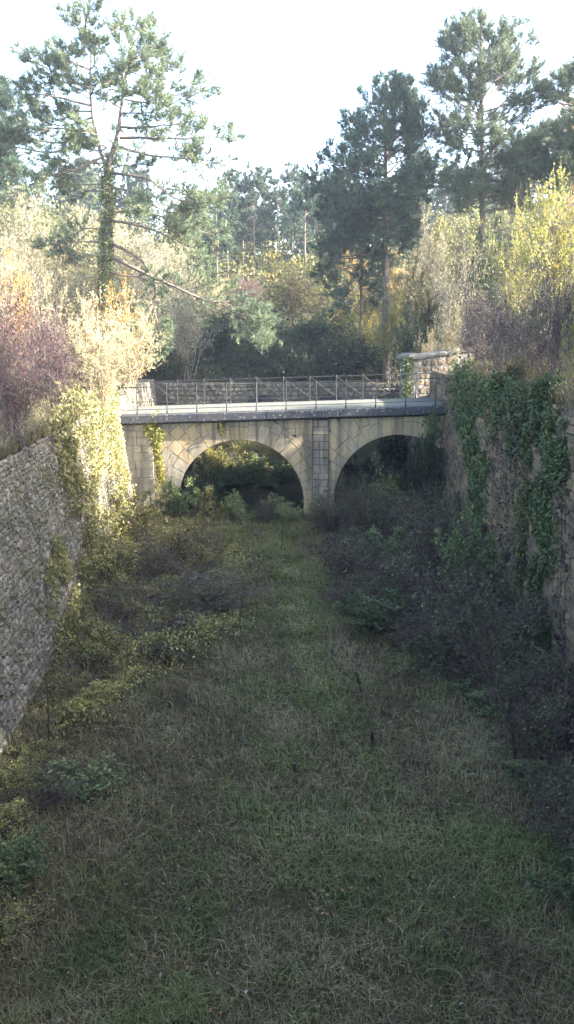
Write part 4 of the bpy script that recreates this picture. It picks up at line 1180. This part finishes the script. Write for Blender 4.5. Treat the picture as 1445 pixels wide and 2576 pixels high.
for k, x, y, h, r, lab in [
    ('green', -3.6, 32.2, 2.0, 1.2, 'green bush filling the lower corner of the first arch'), ('fern', -2.2, 36.4, 1.3, 1.3, 'green leafy bush in the middle of the first arch'),
    ('fern', -0.5, 37.2, 1.2, 1.2, 'brown bramble seen deep through the first arch'), ('bramble', -2.6, 38.5, 1.6, 1.5, 'brown and yellow bramble deep behind the first arch'),
    ('green', -0.2, 36.0, 1.0, 0.8, 'low green bush beside the pier inside the first arch'), ('lime', -1.6, 41.0, 1.7, 1.8, 'green slope of leaves at the back of the first arch'),
    ('lime', -4.0, 41.5, 2.0, 1.6, 'dark leafy growth behind the far end of the first arch'), ('bramble', 0.2, 41.0, 2.0, 1.4, 'mixed bramble at the back near the pier'),
    ('dark', 3.2, 33.5, 2.0, 1.3, 'dark bush inside the second arch'), ('dark', 4.8, 34.5, 2.8, 1.5, 'tall dark bush inside the second arch'),
    ('bramble', 3.9, 29.8, 2.5, 1.1, 'yellow green bramble in front of the second arch'), ('dark', 5.0, 29.3, 3.2, 1.1, 'dark upright bush beside the ashlar wall at the bridge'),
    ('green', -4.2, 30.0, 1.6, 1.0, 'green bush at the foot of the abutment beside the first arch'), ('bramble', -3.0, 30.2, 1.3, 0.9, 'yellowing bramble below the springing of the first arch'),
    ('fern', -2.0, 30.5, 1.0, 1.0, 'fresh green clump before the middle of the first arch'), ('dead', -0.9, 30.0, 1.0, 0.6, 'brown upright twiggy clump before the first arch'), ('fern', -0.2, 30.5, 0.9, 0.9, 'green clump at the pier base before the first arch'),
    ('fern', -2.9, 35.7, 1.2, 1.0, 'light green growth just behind the first arch beside the abutment'), ('fern', -1.2, 35.9, 1.1, 1.0, 'light green growth just behind the middle of the first arch'), ('lime', 0.1, 38.2, 1.6, 1.1, 'yellow green bush on the slope behind the pier'),
    ('bramble', 1.3, 30.1, 0.9, 0.7, 'low bramble against the middle pier'), ('lime', -3.2, 36.2, 1.7, 1.3, 'yellow green growth behind the first arch near the abutment'), ('lime', -0.9, 38.8, 1.5, 1.4, 'yellow green growth on the slope behind the first arch'),
    ('dead', 2.8, 29.4, 1.9, 0.9, 'pale leaved bramble at the pier of the second arch')]:
    plant(k, x, y, h, r, 'leafy_bush' if k != 'bramble' else 'bramble_bush', lab, 'bush', GU)

def carpet(poly, n, name, label, mat, hmax):
    P = np.array(poly, float); lo, hi = P.min(0), P.max(0)
    uv = lo + (hi - lo) * rng.random((n * 3, 2))
    ins = np.zeros(len(uv), bool); j = len(P) - 1
    for i in range(len(P)):
        a, b = P[i], P[j]
        c = ((a[1] > uv[:, 1]) != (b[1] > uv[:, 1])) & (uv[:, 0] < (b[0] - a[0]) * (uv[:, 1] - a[1]) / (b[1] - a[1] + 1e-9) + a[0])
        ins ^= c; j = i
    uv = uv[ins][:n]; uv = uv + rng.normal(0, 1, uv.shape) * np.array([26, 18])
    G = np.array([floor_at(u, v, 0.1)[:2] for u, v in uv]); x, y = G[:, 0], G[:, 1]
    ok = (x > lx(y) + 0.05) & (x < rx(y) - 0.05) & (y < 30.8); x, y = x[ok], y[ok]
    g = fbm(x * 0.9, y * 0.9, 91, 4); ok = g > 0.36; x, y, g = x[ok], y[ok], g[ok]
    h = hmax * np.clip((g - 0.33) * 3.2, 0.05, 1.2)
    Q = np.stack([x, y, tz(x, y) + h * rng.random(len(x)) ** 0.7], 1)
    LV, q = leaves(Q, 0.034, up=0.4)
    rv = np.clip(1.5 * (fbm(x * 0.8 + 9, y * 0.8, 95, 3) - 0.25) * 0.8 + 0.35 * rng.random(len(x)), 0, 1)
    link(name, np_mesh(name, LV, [q], [rv]), M[mat], label=label, cat='undergrowth', kind='stuff')
    k = rng.choice(len(x), 2600); B = np.stack([x[k], y[k], tz(x[k], y[k])], 1)
    D = nrm(rng.normal(0, 0.55, (len(k), 3)) + np.array([0, 0, 1.0])); L = (0.3 + 0.7 * rng.random(len(k)))[:, None] * (0.4 + hmax)
    S = np.stack([B, B + D * L * 0.5 + [0, 0, 0.05], B + D * L + rng.normal(0, 0.1, (len(k), 3))], 1)
    V, F = tubes(S, 0.006, 0.003, 3)
    link(name + '_canes', np_mesh(name + '_canes', V, F), M['cane'], label='tangle of thin dark canes in the ' + label, cat='canes', kind='stuff')
carpet([(130, 1830), (215, 1520), (330, 1290), (470, 1290), (600, 1420), (610, 1560), (470, 1640), (330, 1700), (230, 1800)], 52000, 'bramble_carpet', 'low yellowing bramble cover spreading from the rubble wall', 'l_bramble', 0.55)
carpet([(800, 1310), (1100, 1270), (1445, 1700), (1460, 2050), (1390, 1930), (1260, 1780), (1010, 1640), (880, 1520), (830, 1400)], 62000, 'thicket_carpet', 'low dark thicket cover spreading from the ashlar wall', 'l_purple', 0.7)

# ------------------------------------------------------------------ ivy on the walls
def ivy(side, strips, n, size, mat, name, label, depth=0.22, stems=True):
    """strips: list of polylines [(u, v, halfwidth)...] in picture units cast onto the wall; weights by area"""
    t = empty(name, (0, 0, 0), 0, label, 'ivy', 'ivy curtains on the walls')
    pts, segs = [], []
    tot = sum(sum(abs(a[1] - b[1]) * (a[2] + b[2]) for a, b in zip(s[:-1], s[1:])) for s in strips)
    extra = []
    for s in strips:
        for k in range(7 if side != 'B' else 1):
            i_ = random.randrange(len(s) - 1); a = s[i_]; u0 = a[0] + random.uniform(-1.5, 1.5) * a[2]; v0 = a[1] + random.uniform(0, 90); ln = random.uniform(50, 170)
            extra.append([(u0, v0, 5), (u0 + random.uniform(-5, 5), v0 + ln * 0.5, 5), (u0 + random.uniform(-9, 9), v0 + ln, 2)])
    if side != 'B': strips = strips + extra
    nrml = np.array([1, -LB, LK]) if side == 'L' else np.array([-1, RB, RK])
    if side == 'B': nrml = np.array([0, -1.0, 0])
    for s in strips:
        for a, b in zip(s[:-1], s[1:]):
            m = int(n * abs(a[1] - b[1]) * (a[2] + b[2]) / tot) + 1
            f = rng.random(m); w = a[2] * (1 - f) + b[2] * f
            g = np.clip(rng.normal(0, 0.5, m), -1.15, 1.15)
            vv = a[1] * (1 - f) + b[1] * f + rng.normal(0, 9, m); uu = a[0] * (1 - f) + b[0] * f + g * w * (0.55 + 0.9 * vnoise(vv * 0.02, g * 0 + a[0], 7)) + (vnoise(vv * 0.012, g * 0 + a[0] * 1.7, 5) - 0.5) * w * 1.6
            keep = fbm(uu * 0.06, vv * 0.035, 17, 3) > 0.30 + 0.30 * np.abs(g) ** 2
            for u, v, gg in zip(uu[keep], vv[keep], g[keep]):
                p = at(u, v, YB - 0.05) if side == 'B' else wall_hit(side, u, v)
                if p[1] > YB - 0.1 and side != 'B': continue
                pts.append(p + nrml * (0.06 + depth * random.random() * (1.1 - abs(gg))))
        if stems:
            for k in range(2 if s[0][2] > 8 else 0):
                o = random.uniform(-0.6, 0.6)
                Q = [wall_hit(side, a[0] + o * a[2], a[1]) if side != 'B' else at(a[0] + o * a[2], a[1], YB - 0.06) for a in s]
                segs.append(smooth_poly(np.array(Q) + nrml * 0.07, 8))
    P = np.array(pts)
    LV, q = leaves(P, size, up=0.15, ndir=nrml * 1.1 + np.array([0, 0, -0.2]), aspect=0.8)
    rv = np.clip(0.5 * rng.random(len(P)) + 0.9 * (fbm(P[:, 1] * 1.3, P[:, 2] * 1.3 + P[:, 0], 33, 3) - 0.28), 0, 1)
    link('foliage', np_mesh('ivy_leaves', LV, [q], [rv]), M[mat], t)
    if segs:
        V, F = tubes(np.stack(segs), 0.014, 0.006, 4); link('stems', np_mesh('ivy_stems', V, F), M['dark_bark'], t)

ivy('L', [[(150, 980, 40), (165, 1100, 45), (185, 1250, 40), (205, 1400, 32), (235, 1540, 30)], [(205, 1000, 30), (225, 1150, 32), (240, 1280, 32), (265, 1400, 40)]], 9000, 0.045, 'l_ivyy', 'ivy', 'broad curtain of yellowing ivy hanging down the rubble wall')
ivy('L', [[(255, 970, 26), (275, 1080, 26), (300, 1200, 22), (312, 1290, 22)]], 4200, 0.045, 'l_ivyy', 'ivy', 'brightest sunlit strip of yellow ivy next to the bridge abutment')
ivy('L', [[(133, 1350, 12), (150, 1460, 18), (180, 1600, 22), (190, 1700, 24)]], 2600, 0.04, 'l_ivyy', 'ivy', 'narrow separate tongue of yellow green ivy low on the rubble wall')
ivy('R', [[(1250, 945, 50), (1262, 1000, 40), (1265, 1060, 22)], [(1185, 915, 52), (1195, 1050, 56), (1205, 1200, 40), (1210, 1350, 26), (1220, 1480, 16)]], 13000, 0.045, 'l_ivy', 'ivy', 'green ivy curtain on the ashlar wall near the bridge')
ivy('R', [[(1325, 965, 40), (1330, 1020, 30), (1335, 1090, 16)], [(1390, 960, 58), (1395, 1100, 48), (1395, 1230, 40), (1385, 1360, 22), (1372, 1500, 14), (1362, 1640, 10)]], 17000, 0.035, 'l_ivy', 'ivy', 'long tapering green ivy curtain on the ashlar wall nearest the viewer')
ivy('R', [[(1290, 960, 40), (1300, 1100, 40), (1300, 1300, 35), (1290, 1500, 30)], [(1130, 950, 34), (1135, 1150, 34), (1150, 1350, 50)], [(1250, 960, 25), (1260, 1200, 30), (1255, 1450, 40)], [(1425, 1000, 20), (1430, 1300, 22), (1425, 1700, 20)], [(1340, 1000, 25), (1330, 1300, 25), (1310, 1600, 30)]], 5000, 0.035, 'l_purple', 'creeper', 'brown withered creeper between the green ivy curtains')
ivy('R', [[(1330, 990, 14), (1335, 1200, 16), (1325, 1420, 12), (1300, 1560, 16)], [(1100, 1050, 16), (1105, 1180, 18)]], 2200, 0.04, 'l_olive', 'ivy', 'thin straggling ivy trails between the two green curtains')
ivy('B', [[(405, 1052, 20), (388, 1085, 20), (398, 1130, 14), (410, 1180, 14), (412, 1220, 16)]], 1300, 0.045, 'l_lime', 'ivy', 'ivy trail climbing the joint of the bridge abutment', depth=0.12)
ivy('B', [[(550, 1048, 16), (558, 1065, 12), (560, 1085, 6)], [(430, 1050, 14), (470, 1052, 10)]], 260, 0.035, 'l_olive', 'creeper', 'small dark plant hanging from the cornice above the first arch', depth=0.1)
ivy('B', [[(1075, 1040, 20), (1080, 1100, 24), (1070, 1180, 30), (1080, 1260, 24)]], 1500, 0.05, 'l_green', 'ivy', 'green ivy over the bridge end against the ashlar wall', depth=0.3)
# ivy on the gate pier
n_ = 1500
P_ = np.array([gp(random.gauss(-0.15, 0.14), random.uniform(4.2, g0[2] + 0.15), random.uniform(0.02, 0.2)) for _ in range(n_)])
LV, q = leaves(P_, 0.05, ndir=ng)
link('ivy', np_mesh('ivy', LV, [q], [rng.random(n_)]), M['l_ivy'], label='green ivy clinging to the capped end pier of the gate wall', cat='ivy')

# ------------------------------------------------------------------ grass
PATH = np.array([floor_at(u, v)[:2] for u, v in ((1120, 2560), (1090, 2400), (1060, 2200), (980, 2000), (850, 1800), (790, 1680), (765, 1560), (742, 1480), (715, 1400), (690, 1330))])
def path_x(y):
    return np.interp(y, PATH[:, 1], PATH[:, 0])

def blades(x, y, h, lean, w):
    n = len(x)
    b = np.stack([x, y, tz(x, y) - 0.02], 1)
    az = rng.uniform(0, 2 * math.pi, n); d = np.stack([np.cos(az), np.sin(az), np.zeros(n)], 1)
    sd = np.stack([-np.sin(az + rng.normal(0, 0.6, n)), np.cos(az), np.zeros(n)], 1) * w[:, None] * 0.5
    up = np.array([0, 0, 1.0])
    h = h[:, None]; l = lean[:, None]
    m = b + up * h * 0.55 + d * h * l * 0.25; tip = b + up * h * (1 - 0.35 * l) + d * h * l
    V = np.stack([b - sd, b + sd, m + sd * 0.8, m - sd * 0.8, tip], 1).reshape(-1, 3)
    o = np.arange(n)[:, None] * 5
    return V, o + np.array([0, 1, 2, 3]), o + np.array([3, 2, 4])

def scatter(n, y0=6.0, y1=31.0, p=1.5):
    # denser close to the camera
    f = rng.random(n)
    y = y0 + (y1 - y0) * f ** p
    l, r = lx(y), rx(y)
    x = l + (r - l) * rng.random(n)
    vis = np.abs(x) < (y * CP + EYE * SP) * 0.39
    return x[vis], y[vis]

x, y = scatter(210000)
dp = np.abs(x - path_x(y)); pw = 0.22 + 0.007 * y
dryn = 0.55 * fbm(x * 0.55 + 3, y * 0.4 + 9, 41, 4) + 0.45 * fbm(x * 1.9 + 3, y * 1.4 + 9, 47, 3)
onpath = np.exp(-(dp / pw) ** 2) * np.clip((y - 9) / 8, 0.15, 1)
isdry = (dryn + 0.07 * rng.normal(size=len(x)) - 0.5 * onpath + 0.01) > 0.44
sx_, sy_ = x[~isdry], y[~isdry]
hh = (0.08 + 0.14 * rng.random(len(sx_))) * (1 - 0.5 * onpath[~isdry]) * (0.7 + 0.8 * fbm(sx_ * 1.4, sy_ * 1.4, 51, 3))
V, q, tr_ = blades(sx_, sy_, hh * 1.1, rng.uniform(0.3, 1.4, len(sx_)), 0.0055 + 0.0006 * sy_)
rv = np.clip(0.5 * rng.random(len(sx_)) + 0.9 * (fbm(sx_ * 0.9, sy_ * 0.9, 61, 3) - 0.25) + 0.25 * onpath[~isdry], 0, 1)
link('grass', np_mesh('grass', V, [q, tr_], [rv, rv]), M['l_grass'], label='short green grass along the trodden path and in patches on the ditch floor', cat='grass', kind='stuff')
dx_, dy_ = x[isdry], y[isdry]
hh = (0.10 + 0.20 * rng.random(len(dx_)) ** 2.5) * (0.5 + 0.7 * fbm(dx_ * 0.8, dy_ * 0.8, 71, 3)) * (0.35 + 1.5 * fbm(dx_ * 3.5, dy_ * 3.5, 73, 2))
V, q, tr_ = blades(dx_, dy_, hh, rng.uniform(0.2, 1.3, len(dx_)), 0.0045 + 0.0005 * dy_)
rv = np.clip(0.5 * rng.random(len(dx_)) + 0.9 * (fbm(dx_ * 0.9, dy_ * 0.9, 81, 3) - 0.25), 0, 1); rv = np.where(rng.random(len(rv)) < 0.04, 1.0, rv)
link('dry_grass', np_mesh('dry_grass', V, [q, tr_], [rv, rv]), M['l_dry'], label='brown withered grass and stalks over most of the ditch floor', cat='grass', kind='stuff')
# dry grass tufts along the rubble wall top
n_ = 9000
yy = rng.uniform(11, 29, n_); xx = lx(yy, LTOP) - 0.1 - np.abs(rng.normal(0, 0.45, n_))
V, q, tr_ = blades(xx, yy, 0.25 + 0.4 * rng.random(n_), rng.uniform(0.3, 1.2, n_), np.full(n_, 0.014))
link('wall_top_grass', np_mesh('wall_top_grass', V, [q, tr_], [rng.random(n_)] * 2), M['l_dry'], label='grey dry grass hanging along the top of the rubble wall', cat='grass', kind='stuff')
n_ = 14000
yy = rng.uniform(9, 31, n_); xx = rx(yy, RTOP) + 0.1 + np.abs(rng.normal(0, 0.9, n_))
V, q, tr_ = blades(xx, yy, 0.25 + 0.45 * rng.random(n_), rng.uniform(0.3, 1.3, n_), np.full(n_, 0.014))
link('bank_grass', np_mesh('bank_grass', V, [q, tr_], [rng.random(n_)] * 2), M['l_dry'], label='brown grass and litter along the top of the ashlar wall', cat='grass', kind='stuff')
# small weeds rooted in the rubble wall
n_ = 800
pw_ = []
for k in range(n_):
    y = random.uniform(9, 28); z = random.uniform(0.4, LTOP); c = np.array([lx(y, z) + 0.06, y, z])
    pw_.append(c + rng.normal(0, 0.05 + 0.05 * random.random(), (16, 3)))
P_ = np.concatenate(pw_); LV, q = leaves(P_, 0.022)
link('wall_weeds', np_mesh('wall_weeds', LV, [q], [rng.random(len(P_))]), M['l_olive'], label='tiny green weeds rooted in joints of the rubble wall', cat='weeds', kind='stuff')
# fallen leaves
x, y = scatter(2600)
P_ = np.stack([x, y, tz(x, y) + 0.05 + 0.08 * rng.random(len(x))], 1)
LV, q = leaves(P_, 0.026, up=1.2)
link('fallen_leaves', np_mesh('fallen_leaves', LV, [q], [rng.random(len(x))]), M['l_litter'], label='scattered fallen leaves lying in the grass', cat='leaves', kind='stuff')

# ------------------------------------------------------------------ dead stalks standing in the grass
def stalk(u, v, h, lean, label, head=0.35, r=0.009):
    p = floor_at(u, v, 0.05); p[2] = float(tz(p[0], p[1])) - 0.03
    t = empty('dead_stalk', tuple(p), 0, label, 'stalk', 'dead stalks standing in the grass')
    tip = np.array([lean * h, random.uniform(-0.1, 0.1) * h, h])
    S = smooth_poly([(0, 0, 0), tip * 0.5 + [0.01, 0, 0.02], tip], 7)
    V, F = tubes(S[None], r, r * 0.5, 5); link('stem', np_mesh('stem', V, F), M['dark_bark'], t)
    if head:
        n = 160; f = 1 - head * rng.random(n)
        pos, _ = sample_poly(S[None], f[None]); pos = pos[0] + rng.normal(0, 0.014, (n, 3))
        LV, q = leaves(pos, 0.016); link('seed_head', np_mesh('seed_head', LV, [q], [0.3 * rng.random(n)]), M['l_purple'], t)
    tw = grow(S[None], 6, 0.3, 0.9, 0.1 * h, 0.3 * h, 25, 50, 3, (0, 0, 0.3), 0.1)
    V, F = tubes(tw, r * 0.5, r * 0.25, 3); link('side_twigs', np_mesh('side_twigs', V, F), M['dark_bark'], t)
for a in [(915, 1755, 0.62, -0.25, 'dark leaning dock stalk in the grass beside the path', 0.4, 0.010), (937, 1885, 0.42, -0.05, 'short dark dock stalk nearest the middle of the grass', 0.6, 0.011),
          (708, 1390, 1.2, 0.05, 'upright dark stem standing at the end of the path', 0, 0.016), (123, 1885, 1.3, 0.06, 'thin dark sapling stem near the rubble wall foot', 0, 0.014),
          (598, 1590, 1.1, 0.15, 'slanting bare stem left of the path bend', 0, 0.010), (1003, 1560, 0.8, -0.12, 'dark stalk among thickets beside the path', 0.3, 0.011),
          (830, 1440, 0.9, -0.06, 'thin stalk beside the path before the pier', 0.2, 0.010), (740, 1960, 0.35, 0.02, 'small pale stalk in the open near grass', 0.3, 0.007),
          (650, 1560, 0.7, -0.1, 'bent pale stalk close to the path', 0, 0.008), (1300, 1960, 0.8, -0.15, 'black seed stalk below the tall black thicket', 0.5, 0.010),
          (860, 1500, 1.3, -0.08, 'tall dark stem rising where the thicket meets the path', 0, 0.012), (905, 1530, 1.2, 0.06, 'tall dark stem second from the path in the thicket', 0, 0.012), (960, 1500, 1.4, -0.1, 'tall forked stem amid the purple thickets', 0, 0.013),
          (1030, 1580, 1.2, 0.1, 'leaning dark stem in front of the green bush', 0, 0.012), (1100, 1560, 1.3, -0.05, 'tall stem before the blackish thicket', 0.15, 0.012), (1200, 1760, 1.1, -0.2, 'leaning black stem at the thicket edge near the ashlar wall', 0.2, 0.012),
          (1290, 1900, 1.0, -0.12, 'black stalk leaning over the near grass', 0.4, 0.011), (1345, 1960, 1.2, -0.1, 'tallest black stalk by the picture edge', 0.4, 0.012), (420, 1620, 0.7, 0.1, 'thin stem beyond the small brown mound', 0, 0.009), (560, 1540, 1.0, -0.05, 'thin dark stem at the end of the purple thicket', 0, 0.010)]:
    stalk(*a)

# ------------------------------------------------------------------ haze
V, F = ashell(-660, 660, -610, 610, -2.0, 34.0)
hz = link('haze', np_mesh('haze', V, F), None, label='thin autumn haze filling the valley', cat='haze', kind='stuff')
m = bpy.data.materials.new('autumn haze'); m.use_nodes = True
nt = m.node_tree; nt.nodes.remove(nt.nodes['Principled BSDF'])
pv = nt.nodes.new('ShaderNodeVolumePrincipled')
pv.inputs['Color'].default_value = (0.78, 0.87, 1.0, 1)
pv.inputs['Density'].default_value = 0.0007
pv.inputs['Anisotropy'].default_value = 0.2
nt.links.new(pv.outputs[0], nt.nodes['Material Output'].inputs['Volume'])
hz.data.materials.append(m)
